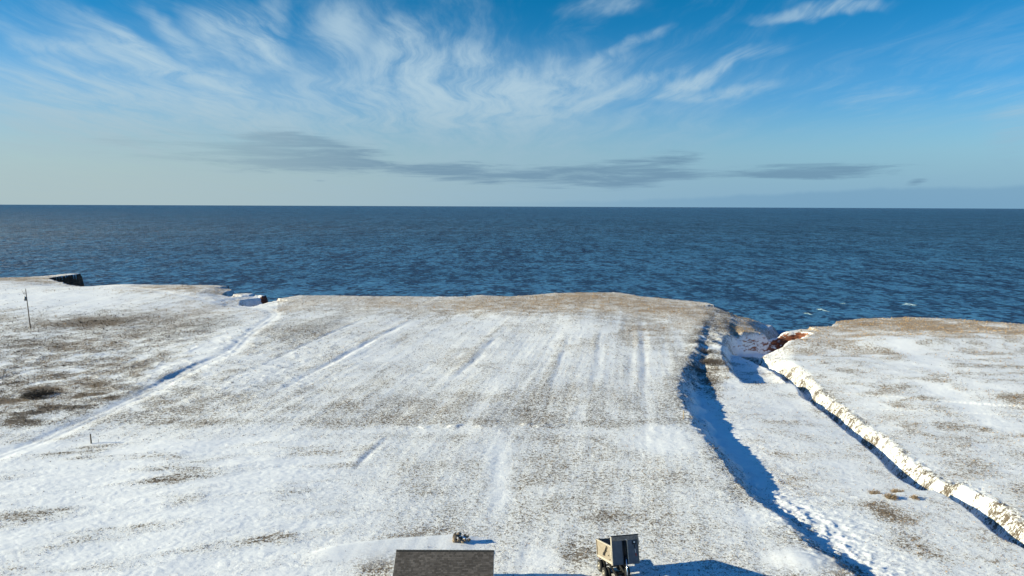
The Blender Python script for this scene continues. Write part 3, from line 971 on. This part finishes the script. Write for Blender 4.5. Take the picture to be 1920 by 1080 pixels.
# ------------------------------------------------------------------ building with the shingled roof
def build_house():
    XL, XR, YF, YR, YN = -9.55, -1.43, 57.5, 54.0, 50.5
    zr, ze = 4.42, 2.30
    cx = (XL + XR) / 2
    g = gz(cx, 57.0)
    root = empty('outbuilding', (cx, YR, g), label='small outbuilding with a dark grey shingled gable roof in the foreground', category='building')
    hw = (XR - XL) / 2
    zr -= g; ze -= g
    hy = YF - YR
    sl = (zr - ze) / hy
    # walls
    wl = MB()
    wy = hy - 0.35; wx = hw - 0.25
    zw = zr - sl * wy - 0.16
    zt = zr - 0.16
    for s in (-1, 1):
        x = s * wx
        wl.quadbox([(x, -wy, -0.3), (x, wy, -0.3), (x, wy, zw), (x, 0, zt), (x, -wy, zw)][0:5], 0.12)
        wl.quadbox([(-wx + 0.07, s * wy, -0.3), (wx - 0.07, s * wy, -0.3), (wx - 0.07, s * wy, zw), (-wx + 0.07, s * wy, zw)], 0.12)
    w = wl.build('wall', M['siding'], root)
    d = MB().box((-1.6, -wy - 0.09, 0.95), (0.95, 0.05, 2.1)).build('door', M['trim'], root)
    MB().cyl((-1.25, -wy - 0.12, 0.95), (-1.25, -wy - 0.19, 0.95), 0.03).build('handle', M['greyp'], d)
    for x in (1.4,):
        f = MB().box((x, -wy - 0.09, 1.35), (1.2, 0.05, 1.0)).build('window', M['trim'], root)
        MB().box((x, -wy - 0.125, 1.35), (1.05, 0.02, 0.85)).build('pane', M['glass'], f)
    # roof deck, then every course of shingles as its own raised strip of tabs
    deck = MB()
    for s in (-1, 1):
        deck.quadbox([(-hw, 0, zr - 0.05), (hw, 0, zr - 0.05), (hw, s * hy, ze - 0.05), (-hw, s * hy, ze - 0.05)], 0.08)
    rf = deck.build('roof', M['greyp'], root)
    shing, N = new_mat('asphalt_shingles')
    a = N.n('ShaderNodeAttribute', attribute_name='tone').outputs['Fac']
    tc = N.n('ShaderNodeTexCoord').outputs['Object']
    gr = N.noise(tc, 60, 2, 0.6); bl = N.noise(tc, 0.8, 3, 0.5)
    tone = N.math('ADD', N.math('ADD', 0.12, N.math('MULTIPLY', a, 0.30)), N.math('ADD', N.math('MULTIPLY', gr, 0.5), N.math('MULTIPLY', bl, 0.4)))
    c = N.ramp(N.mr(tone, 0.25, 1.15), [(0, (0.040, 0.035, 0.031)), (0.5, (0.096, 0.085, 0.077)), (1, (0.18, 0.162, 0.148))])
    b = N.n('ShaderNodeBsdfPrincipled'); N.link(c, b.inputs['Base Color']); b.inputs['Roughness'].default_value = 0.9
    b.inputs['Specular IOR Level'].default_value = 0.2
    o = N.n('ShaderNodeOutputMaterial'); N.link(b.outputs[0], o.inputs[0])
    V, F, T = [], [], []
    L = math.hypot(hy, zr - ze)
    ex = 0.145
    for s in (-1, 1):
        n = Vector((0, s * (zr - ze) / L, hy / L))
        dn = Vector((0, s * hy / L, -(zr - ze) / L))
        for c_ in range(int(L / ex)):
            off = random.random() * 0.3
            x = -hw - 0.02
            while x < hw + 0.02:
                wd = random.choice([0.16, 0.2, 0.27, 0.33])
                x1 = min(x + wd, hw + 0.02)
                lift = 0.010 + random.choice([0, 0.010])
                p0 = Vector((0, 0, zr)) + dn * (c_ * ex)
                p1 = p0 + dn * (ex + 0.012)
                a0 = p0 + n * 0.004; a1 = p1 + n * (lift + 0.006)
                b1 = p1 - n * 0.005
                k = len(V)
                g_ = 0.006
                V += [(x + g_, *a0.yz), (x1 - g_, *a0.yz), (x1 - g_, *a1.yz), (x + g_, *a1.yz), (x + g_, *b1.yz), (x1 - g_, *b1.yz)]
                F += [(k, k + 1, k + 2, k + 3), (k + 3, k + 2, k + 5, k + 4)]
                T += [random.random()] * 6
                x = x1
    me = mesh_from_arrays('shingles', np.array(V), np.array(F), False)
    fattr(me, 'tone', np.array(T))
    link('shingles', me, shing, rf, kind='stuff')
    cap = MB()
    x = -hw - 0.02
    while x < hw:
        x1 = min(x + 0.28, hw + 0.02)
        for s in (-1, 1):
            cap.quadbox([(x, 0, zr + 0.045), (x1, 0, zr + 0.030), (x1, s * 0.15, zr + 0.030 - 0.15 * sl), (x, s * 0.15, zr + 0.045 - 0.15 * sl)], 0.012)
        x = x1
    cm = plain('ridge_shingle', (0.038, 0.037, 0.035), 0.9, 0, 0.4, 8.0)
    cap.build('ridge_cap', cm, rf)
    for s in (-1, 1):
        e = MB()
        for t in (-1, 1):
            e.quadbox([(s * (hw + 0.035), 0, zr - 0.17), (s * (hw + 0.035), t * hy, ze - 0.17), (s * (hw + 0.035), t * hy, ze), (s * (hw + 0.035), 0, zr)], 0.03)
        e.build('rake_board', M['trim'], rf)


build_house()


# ------------------------------------------------------------------ dump truck, bed part raised
def build_truck():
    th = rad(10.6)
    fwd = Vector((math.sin(th), -math.cos(th), 0))
    left = Vector((-math.cos(th), -math.sin(th), 0))     # the truck's right-hand side, lit by the sun
    # pivot at the rear: local axes x = forward, y = towards the photo's right, z = up
    # rear lower left corner of the bed stands at (7.93, 59.0), the bed is 2.35 wide
    px_, py_ = 7.93, 59.0
    org = Vector((px_, py_, 0)) - left * 1.175
    g = gz(org.x, org.y - 2)
    root = empty('dump_truck', (org.x, org.y, g), label='dump truck with its tan box raised, seen from the front', category='truck')
    root.rotation_euler = (0, 0, math.atan2(fwd.y, fwd.x))
    # local y: rotation puts local +y = up x fwd
    # = (cos, sin) direction -> towards the photo's right
    BW, BL, SH, HH, PZ, TILT = 2.36, 4.4, 1.50, 2.36, 1.22, rad(18.6)
    Rm = Matrix.Translation((0, 0, PZ)) @ Matrix.Rotation(-TILT, 4, 'Y')

    def T(x, y, z):
        return Rm @ Vector((x, y, z))

    def plate(a, t=0.05):
        return [T(*p) for p in a]
    hb = BW / 2
    # bed: floor and side walls (sides slope up to the headboard in the last stretch)
    bed = empty('bed', (0, 0, 0)); bed.parent = root
    f = MB().quadbox(plate([(0, -hb + .05, 0), (BL, -hb + .05, 0), (BL, hb - .05, 0), (0, hb - .05, 0)]), 0.06)
    f.build('bed_floor', M['bed_in'], bed)
    for s in (-1, 1):
        y = s * (hb - 0.03)
        MB().quadbox(plate([(0.0, y, 0.0), (BL - 0.06, y, 0.0), (BL - 0.06, y, SH), (0.0, y, SH)]), 0.05).build('side_wall', M['bed'], bed)
        # skin inside, worn and dark
        MB().quadbox(plate([(0.06, y - s * 0.035, 0.04), (BL - 0.1, y - s * 0.035, 0.04), (BL - 0.1, y - s * 0.035, SH - .03), (0.06, y - s * 0.035, SH - .03)]), 0.012).build('inner_lining', M['bed_in'], bed)
        # top rail, lower rail and posts
        tr = MB()
        tr.quadbox(plate([(0, y + s * .05, SH), (BL - .06, y + s * .05, SH), (BL - .06, y - s * .05, SH), (0, y - s * .05, SH)]), 0.09)
        tr.build('top_rail', M['bed_trim'], bed)
        MB().quadbox(plate([(0, y + s * .065, .07), (BL - .06, y + s * .065, .07), (BL - .06, y + s * .03, .22), (0, y + s * .03, .22)]), 0.05).build('lower_rail', M['bed_trim'], bed)
        for x, w_ in ((0.06, 0.14), (BL - 0.16, 0.16)):
            MB().quadbox(plate([(x - w_ / 2, y + s * .06, -.02), (x + w_ / 2, y + s * .06, -.02), (x + w_ / 2, y + s * .06, SH), (x - w_ / 2, y + s * .06, SH)]), 0.07).build('corner_post', M['bed_trim'] if x > 1 else M['bed'], bed)
    # dark bracket and lever on the sunlit side
    y = -hb - 0.04
    br = MB().cyl(T(2.05, y, .55), T(3.05, y, 1.35), 0.035, seg=8).cyl(T(2.25, y, .50), T(3.25, y, 1.28), 0.025, seg=8)
    br.quadbox(plate([(1.85, y, .45), (2.35, y, .45), (2.25, y, .72), (2.05, y, .72)]), 0.06)
    br.build('tarp_arm', M['black'], bed)
    for k, x in enumerate((2.9, 3.35, 3.75)):
        MB().cyl(T(x, y + .02, .95 - .28 * k), T(x + .18, y - .05, .92 - .28 * k), 0.03, seg=6).build('hook', M['black'], bed)
    # tailgate
    MB().quadbox(plate([(-.04, -hb, .02), (-.04, hb, .02), (-.04, hb, SH), (-.04, -hb, SH)]), 0.06).build('tailgate', M['bed'], bed)
    # headboard in two wide panels either side of the cylinder slot
    x = BL
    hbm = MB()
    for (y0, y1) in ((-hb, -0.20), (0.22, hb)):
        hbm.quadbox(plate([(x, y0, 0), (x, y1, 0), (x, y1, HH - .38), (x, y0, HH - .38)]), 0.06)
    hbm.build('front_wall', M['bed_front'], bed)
    MB().quadbox(plate([(x - .14, -.26, .05), (x - .14, .28, .05), (x - .14, .28, HH - .36), (x - .14, -.26, HH - .36)]), 0.04).build('cylinder_recess', M['black'], bed)
    for y_ in (-.22, .24):
        MB().quadbox(plate([(x - .1, y_, 0), (x + .07, y_, 0), (x + .07, y_, HH - .4), (x - .1, y_, HH - .4)]), 0.045).build('recess_rib', M['black'] if y_ < 0 else M['bed_trim'], bed)
    # raised lip of the headboard leaning over the cab
    lp = MB()
    lp.quadbox(plate([(x + .02, -hb, HH - .40), (x + .02, hb, HH - .40), (x + .22, hb, HH), (x + .22, -hb, HH)]), 0.05)
    lp.build('cab_shield', M['greyp'], bed)
    MB().cyl(T(x + .23, -hb - .05, HH + .02), T(x + .23, hb + .07, HH + .02), 0.05, seg=8).build('shield_rail', M['black'], bed)
    for s in (-1, 1):
        MB().quadbox(plate([(x - .12, s * hb, 0), (x + .06, s * hb, 0), (x + .20, s * hb, HH - .02), (x - .12, s * hb, HH - .10)]), 0.05).build('shield_cheek', M['bed_trim'] if s < 0 else M['bed'], bed)  # sun-side cheek paler than the other, its lit edge put into the colour
    MB().cyl(T(x + .05, -hb - .02, .1), T(x + .05, -hb - .02, HH - .1), 0.04, seg=8).build('corner_pipe', M['bed_trim'], bed)
    MB().box((0, 0, 0), (0.02, .14, .05)).build('shield_plate', M['white'], bed).matrix_local = Rm @ Matrix.Translation((x + .10, .12, HH - .36))
    # lamp, air line and marker at the right
    lam = MB().quadbox(plate([(x + .05, .68, HH - .80), (x + .05, .98, HH - .80), (x + .05, .98, HH - .50), (x + .05, .68, HH - .50)]), 0.05).build('lamp_bracket', M['black'], bed)
    MB().cyl(T(x + .06, .84, HH - .60), T(x + .16, .84, HH - .60), 0.07, seg=12).build('work_lamp', M['white'], bed)
    MB().cyl(T(x + .06, .86, HH - .82), T(x + .06, .88, HH - 1.15), 0.025, seg=6).build('hose', M['black'], bed)
    MB().cyl(T(x + .06, .88, HH - 1.15), T(x + .06, .93, HH - 1.50), 0.022, seg=6).build('white_marker', M['white'], bed)
    MB().cyl(T(x + .06, .93, HH - 1.50), T(x + .06, .94, HH - 1.75), 0.035, seg=6).build('red_marker', M['red'], bed)
    for k in range(5):
        zz = 1.75 - .42 * k
        MB().cyl(T(x - .05, hb + .02, zz), T(x - .02, hb + .16, zz - .04), 0.03, seg=6).cyl(T(x - .02, hb + .16, zz - .04), T(x + .05, hb + .18, zz + .04), 0.025, seg=6).build('tarp_hook', M['black'], bed)
    MB().cyl(T(x + .1, hb + .05, HH - .1), T(x + .02, hb + .10, HH - .85), 0.03, seg=6).build('grab_bar', M['bed_trim'], bed)
    # chassis
    ch = MB()
    for s in (-1, 1):
        ch.box((2.6, s * 0.42, 0.98), (7.6, 0.09, 0.26))
    for x_ in (0.1, 1.4, 2.8, 4.2, 5.3):
        ch.box((x_, 0, 0.98), (0.12, 0.75, 0.18))
    ch.build('chassis', M['black'], root)
    cy = MB().cyl((4.55, 0.02, 0.95), T(BL - .1, 0.02, .62), 0.13, seg=14).build('lift_cylinder', M['black'], root, smooth=True)
    c1 = T(BL - .1, 0.02, .62); c2 = T(BL - .05, 0.02, 1.95)
    MB().cyl(c1, c2, 0.075, seg=14).build('rod', M['black'], cy, smooth=True)
    MB().cyl((4.75, 0.02, 0.9), T(BL + .08, 0.02, .42), 0.06, seg=12).build('sleeve', M['chrome'], cy, smooth=True)
    MB().box((4.75, 0.0, 0.88), (0.25, 0.55, 0.3), bevel=.02).build('cylinder_mount', M['black'], root)
    # tandem axles, front axle
    def wheel(x_, y_, r=0.52, w_=0.28, out=-1):
        tm = Matrix.Translation((x_, y_, r)) @ Matrix.Rotation(rad(90) * (1 if out < 0 else -1), 4, 'X')
        wh = MB().lathe([(r * .55, -w_ / 2), (r * .92, -w_ / 2), (r, -w_ * .32), (r, w_ * .32), (r * .92, w_ / 2), (r * .55, w_ / 2)], tm, 28).build('wheel', M['tyre'], root, smooth=True)
        MB().lathe([(r * .57, w_ * .1), (r * .57, w_ / 2 + .01), (r * .48, w_ / 2 + .012), (r * .42, w_ * .2), (r * .2, w_ * .22), (r * .18, w_ / 2 + .03), (r * .05, w_ / 2 + .04)], tm, 20).build('rim', M['hub'], wh, smooth=True)
    for x_ in (0.35, 1.70):
        for s in (-1, 1):
            wheel(x_, s * 1.03, out=s); wheel(x_, s * 0.72, out=s)
        MB().cyl((x_, -1.0, .52), (x_, 1.0, .52), 0.08, seg=10).build('axle', M['black'], root)
    for s in (-1, 1):
        wheel(7.2, s * 1.02, 0.5, .3, out=s)
        fd = MB()
        for k in range(8):
            a0, a1 = math.pi * k / 8, math.pi * (k + 1) / 8
            fd.quadbox([(7.2 + .66 * math.cos(a0), s * .85, .5 + .66 * math.sin(a0)), (7.2 + .66 * math.cos(a0), s * 1.2, .5 + .66 * math.sin(a0)),
                        (7.2 + .66 * math.cos(a1), s * 1.2, .5 + .66 * math.sin(a1)), (7.2 + .66 * math.cos(a1), s * .85, .5 + .66 * math.sin(a1))], .03)
        fd.build('mudguard', M['cabp'], root)
        fb = MB()
        for k in range(7):
            a0, a1 = math.pi * (.1 + .8 * k / 7), math.pi * (.1 + .8 * (k + 1) / 7)
            fb.quadbox([(3.35 + .42 * math.cos(a0), s * .72, .62 + .42 * math.sin(a0)), (3.35 + .42 * math.cos(a0), s * 1.12, .62 + .42 * math.sin(a0)),
                        (3.35 + .42 * math.cos(a1), s * 1.12, .62 + .42 * math.sin(a1)), (3.35 + .42 * math.cos(a1), s * .72, .62 + .42 * math.sin(a1))], .02)
        MB().cyl((3.0, s * .80, .72), (4.15, s * .80, .72), .27, seg=18).build('fuel_tank' if s > 0 else 'air_tank', M['greyp'], root, smooth=True)
        fb.bm.free()
    MB().cyl((7.2, -1.0, .5), (7.2, 1.0, .5), 0.08, seg=10).build('axle', M['black'], root)
    # gear between bed and cab: hydraulic tank, hoses, catwalk, batteries
    MB().box((4.75, -.72, 1.05), (.42, .36, .55), bevel=.03).build('battery_box', M['black'], root)
    MB().box((4.75, .70, 1.22), (.40, .50, .50), bevel=.03).build('hydraulic_tank', M['black'], root)
    for k, (yy, mat) in enumerate(((-.45, 'hub'), (-.3, 'black'), (.18, 'red'), (.30, 'black'), (.42, 'red'), (-.12, 'hub'))):
        h_ = MB()
        pts = [Vector((4.35 + .16 * t, yy + .08 * math.sin(t * 1.3 + k), 1.15 + .28 * math.sin(t * .8))) for t in range(5)]
        for a, b_ in zip(pts, pts[1:]):
            h_.cyl(a, b_, .028, seg=6)
        h_.build('air_hose', M[mat], root)
    for yy in (-.62, -.2, .2, .6):
        MB().box((5.15, yy, 1.17), (.5, .34, .03)).build('catwalk_plate', M['greyp'], root)
    # cab and bonnet, mostly below the picture
    cb = MB().box((6.7, 0, 1.76), (1.35, 2.1, 1.55), bevel=.12).build('cab', M['cabp'], root)
    MB().box((7.39, 0, 2.1), (.04, 1.8, .62), bevel=.01).build('windscreen', M['glass'], cb)
    for s in (-1, 1):
        d = MB().box((6.75, s * 1.06, 1.65), (.95, .04, 1.15), bevel=.01).build('door', M['cabp'], cb)
        MB().box((6.75, s * 1.09, 2.1), (.75, .03, .5)).build('side_window', M['glass'], d)
        MB().cyl((5.92, s * .95, 1.0), (5.92, s * .95, 2.35), .08, seg=12).build('exhaust_stack', M['chrome'], root, smooth=True)
        MB().box((8.92, s * .72, 1.15), (.06, .3, .25), bevel=.01).build('headlight', M['white'], root)
        MB().box((-.15, s * .8, .95), (.05, .3, .12)).build('tail_light', M['red'], root)
    bn = MB().box((8.15, 0, 1.35), (1.5, 1.5, .85), bevel=.15).build('bonnet', M['cabp'], root)
    MB().box((8.92, 0, 1.35), (.04, .9, .6)).build('grille', M['black'], bn)
    MB().box((9.02, 0, .72), (.15, 2.2, .3), bevel=.03).build('bumper', M['greyp'], root)
    return root


build_truck()


# ------------------------------------------------------------------ posts and utility pole
def build_posts():
    x, y = P(171, 828.5); z = gz(x, y)
    r = empty('fence_post', (x, y, z), label='lone weathered fence post with a long shadow beside the snowy track', category='post')
    MB().cyl((0, 0, -.3), (-.05, 0, 1.38), .105, .09, 10).build('post', M['wood'], r)
    MB().cyl((0, .0, .7), (.03, -.13, .7), .015, seg=6).build('staple', M['greyp'], r)
    x, y = P(1281.5, 783); z = gz(x, y)
    r = empty('fence_post', (x, y, z), label='short tan fence post at the top of the shadowed bank', category='post')
    MB().cyl((0, 0, -.3), (.02, 0, 1.35), .085, .08, 10).build('post', M['postwood'], r)
    MB().cyl((0, .0, .8), (-.03, -.11, .8), .015, seg=6).build('staple', M['greyp'], r)
    # stake next to the first post
    x, y = P(183.5, 827); z = gz(x, y)
    MB().cyl((x, y, z - .1), (x + .12, y, z + .5), .03, .02, 6).build('stake', M['wood'], None, label='thin leaning stake in the grass just right of the lone fence post', category='stake')
    x, y = P(57, 613.5); z = gz(x, y)
    r = empty('utility_pole', (x, y, z), label='tall wooden utility pole standing alone in the field at the left', category='utility pole')
    r.rotation_euler = (0, rad(-2.5), 0)
    H = 10.6
    MB().cyl((0, 0, -.6), (0, 0, H), .14, .10, 12).build('pole', M['wood'], r, smooth=True)
    MB().box((-.25, -.1, H - 1.15), (.9, .1, .12)).build('crossarm', M['wood'], r)
    t = MB().cyl((-.18, -.33, H - 3.0), (-.18, -.33, H - 1.95), .27, seg=16).build('transformer', M['greyp'], r, smooth=True)
    MB().cyl((-.18, -.33, H - 1.95), (-.18, -.33, H - 1.68), .05, .03, 8).build('bushing', M['stone'], t)
    for xx in (-.6, .1):
        MB().cyl((xx, -.1, H - 1.09), (xx, -.1, H - .86), .05, .035, 8).build('insulator', M['stone'], r)
    MB().cyl((0, 0, H), (0, 0, H + .18), .045, .03, 8).build('insulator', M['stone'], r)
    MB().cyl((-.62, -.1, H - 1.1), (-.1, 0, H - 1.7), .02, seg=6).build('brace', M['greyp'], r)


build_posts()


# ------------------------------------------------------------------ heap of rubble behind the building
def rock_mesh(sx, sy, sz, seed):
    rnd = random.Random(seed)
    bm = bmesh.new()
    bmesh.ops.create_icosphere(bm, subdivisions=2, radius=1.0)
    pl = [(Vector((rnd.uniform(-1, 1), rnd.uniform(-1, 1), rnd.uniform(-1, 1))).normalized(), rnd.uniform(.55, .85)) for _ in range(9)]
    for v in bm.verts:
        for n, d in pl:
            k = v.co.dot(n)
            if k > d:
                v.co -= n * (k - d)
        v.co = Vector((v.co.x * sx, v.co.y * sy, v.co.z * sz))
    me = bpy.data.meshes.new('stone')
    bm.to_mesh(me); bm.free()
    return me


def build_heap():
    x, y = P(861, 1018); g = gz(x, y)
    stones = [(-.40, -.10, .45, .26, .24, .46, 0), (-.05, .25, .52, .42, .25, .20, 8), (-.42, -.15, .12, .30, .30, .22, 0), (.0, -.18, .12, .38, .28, .22, 10), (.45, .0, .18, .42, .30, .20, -6),
              (.75, .15, .38, .22, .20, .14, 12), (.55, .30, .42, .26, .18, .10, 3), (.95, -.05, .12, .22, .2, .18, 0), (.1, .05, .32, .30, .26, .14, 18), (.35, -.28, .10, .3, .2, .14, 0)]
    names = ['upright brown stone at the left end of the rubble heap', 'flat tan slab lying on top of the rubble heap', 'squat stone at the lower left foot of the rubble heap',
             'broad stone in the lower middle of the rubble heap', 'wide grey stone under the right side of the rubble heap', 'small rounded stone at the upper right of the rubble heap',
             'thin flat stone at the back of the rubble heap', 'last stone at the right end of the rubble heap', 'tilted slab in the centre of the rubble heap', 'low stone at the near edge of the rubble heap']
    for k, (a, b, c, sx, sy, sz, t) in enumerate(stones):
        o = link('rubble_stone', rock_mesh(sx, sy, sz, 50 + k), M['stone'], label=names[k], category='stone', group='stones of the rubble heap behind the roof')
        o.location = (x + a, y + b, g + c); o.rotation_euler = (rad(t), rad(-t * .7), k * 1.3)
        if k in (4, 8):
            s = link('snow_cap', rock_mesh(sx * .72, sy * .7, .06, 90 + k), M['snow'], o)
            s.location = (0, 0, sz * .72)


build_heap()


# ------------------------------------------------------------------ shrubs one can tell apart
def shrub(px, py, w, h, mat, label, n=260, zl=0.0, seed=1, group=None):
    rnd = np.random.default_rng(seed)
    x, y = P(px, py, zl); g = gz(x, y)
    root = empty('shrub', (x, y, g), label=label, category='shrub')
    if group:
        root['group'] = group
    a = rnd.random(n) * 2 * np.pi; r = np.sqrt(rnd.random(n)) * w / 2
    bx, by = r * np.cos(a) * .8, r * np.sin(a) * .8
    hh = h * (0.35 + .65 * rnd.random(n)) * (1 - .5 * (2 * r / w) ** 2)
    tx = bx + (bx * .5 + rnd.normal(0, .15, n)) ; ty = by + (by * .5 + rnd.normal(0, .12, n))
    t = .022
    V = np.stack([np.stack([bx - t, by, 0 * bx - .1], -1), np.stack([bx + t, by, 0 * bx - .1], -1), np.stack([tx, ty, hh], -1)], 1).reshape(-1, 3)
    link('stems', mesh_from_arrays('stems', V, np.arange(n * 3).reshape(-1, 3), False), mat, root, kind='stuff')
    m = n * 3
    k = rnd.integers(0, n, m); f = .45 + .55 * rnd.random(m)
    cx = bx[k] + (tx - bx)[k] * f + rnd.normal(0, .06, m); cyy = by[k] + (ty - by)[k] * f + rnd.normal(0, .06, m); cz = hh[k] * f
    d = rnd.normal(0, .11, (m, 2, 3))
    c = np.stack([cx, cyy, cz], -1)
    V = np.stack([c, c + d[:, 0], c + d[:, 1] * .35], 1).reshape(-1, 3)
    link('twigs', mesh_from_arrays('twigs', V, np.arange(m * 3).reshape(-1, 3), False), mat, root, kind='stuff')


shrub(70, 741, 4.6, 1.0, M['darktwig'], 'nearly black low bush in the brown marsh at the left', 900, 0, 3)
shrub(1336, 700, 5.5, 1.3, M['twig'], 'wide dark brown bush in the blue shadow at the foot of the slope', 420, -3.0, 4)
shrub(1318, 672, 4.5, 1.1, M['twig'], 'thin brown bush higher up the shaded slope near the stream mouth', 220, -2.0, 5)
shrub(1640, 946, 1.3, .55, M['strawm'], 'leftmost straw-coloured tuft of the cluster beside the stream gully', 160, -2.6, 6, 'dry tufts beside the stream gully')
shrub(1668, 962, 1.2, .65, M['strawm'], 'nearest straw-coloured tuft of the cluster, casting a blue shadow', 200, -2.6, 7, 'dry tufts beside the stream gully')
shrub(1683, 943, 1.5, .6, M['strawm'], 'rightmost straw-coloured tuft of the cluster beside the stream gully', 200, -2.6, 8, 'dry tufts beside the stream gully')
shrub(1712, 962, .8, .4, M['strawm'], 'small separate tuft between the cluster and the stream gully', 90, -2.6, 9, 'dry tufts beside the stream gully')


# ------------------------------------------------------------------ patches of foam near the shore
def build_foam():
    fm = foam_mat()
    pts = [(1705, 571, 7.0, 1.6, 'largest white foam streak on the sea beyond the right-hand field', -4), (1541, 581, 3.6, 1.6, 'bright foam patch on the sea off the stream mouth', 3),
           (1514, 588, 3.0, 1.0, 'small foam patch nearest the snowy spit', 0), (1581, 569, 3.4, .5, 'thin foam streak farthest out off the stream mouth', 0)]
    for k, (a, b, L, w, lab, rt) in enumerate(pts):
        x, y = P(a, b, SEA_Z)
        rnd = np.random.default_rng(40 + k)
        bm = bmesh.new()
        n = 64
        ctr = bm.verts.new((0, 0, .22))
        rings = []
        ph = rnd.random(8) * 6.28
        for f in (.5, 1.0):
            ring = []
            for q in range(n):
                t = 2 * math.pi * q / n
                rr_ = .62 + .2 * math.sin(3 * t + ph[0]) + .16 * math.sin(7 * t + ph[1]) + .12 * math.sin(13 * t + ph[2]) + .1 * rnd.random()
                ring.append(bm.verts.new((L * .5 * f * rr_ * math.cos(t), w * 3.2 * f * rr_ * math.sin(t) + .8 * math.sin(2.2 * f * math.cos(t) + ph[3]), .22 * (1 - f) + .03 + .05 * rnd.random())))
            rings.append(ring)
        for q in range(n):
            k2 = (q + 1) % n
            bm.faces.new((ctr, rings[0][q], rings[0][k2]))
            bm.faces.new((rings[0][q], rings[1][q], rings[1][k2], rings[0][k2]))
        me = bpy.data.meshes.new('foam_patch'); bm.to_mesh(me); bm.free()
        o = link('foam_patch', me, fm, label=lab, category='foam', group='foam patches on the sea')
        o.location = (x, y, SEA_Z); o.rotation_euler = (0, 0, rad(rt))


build_foam()
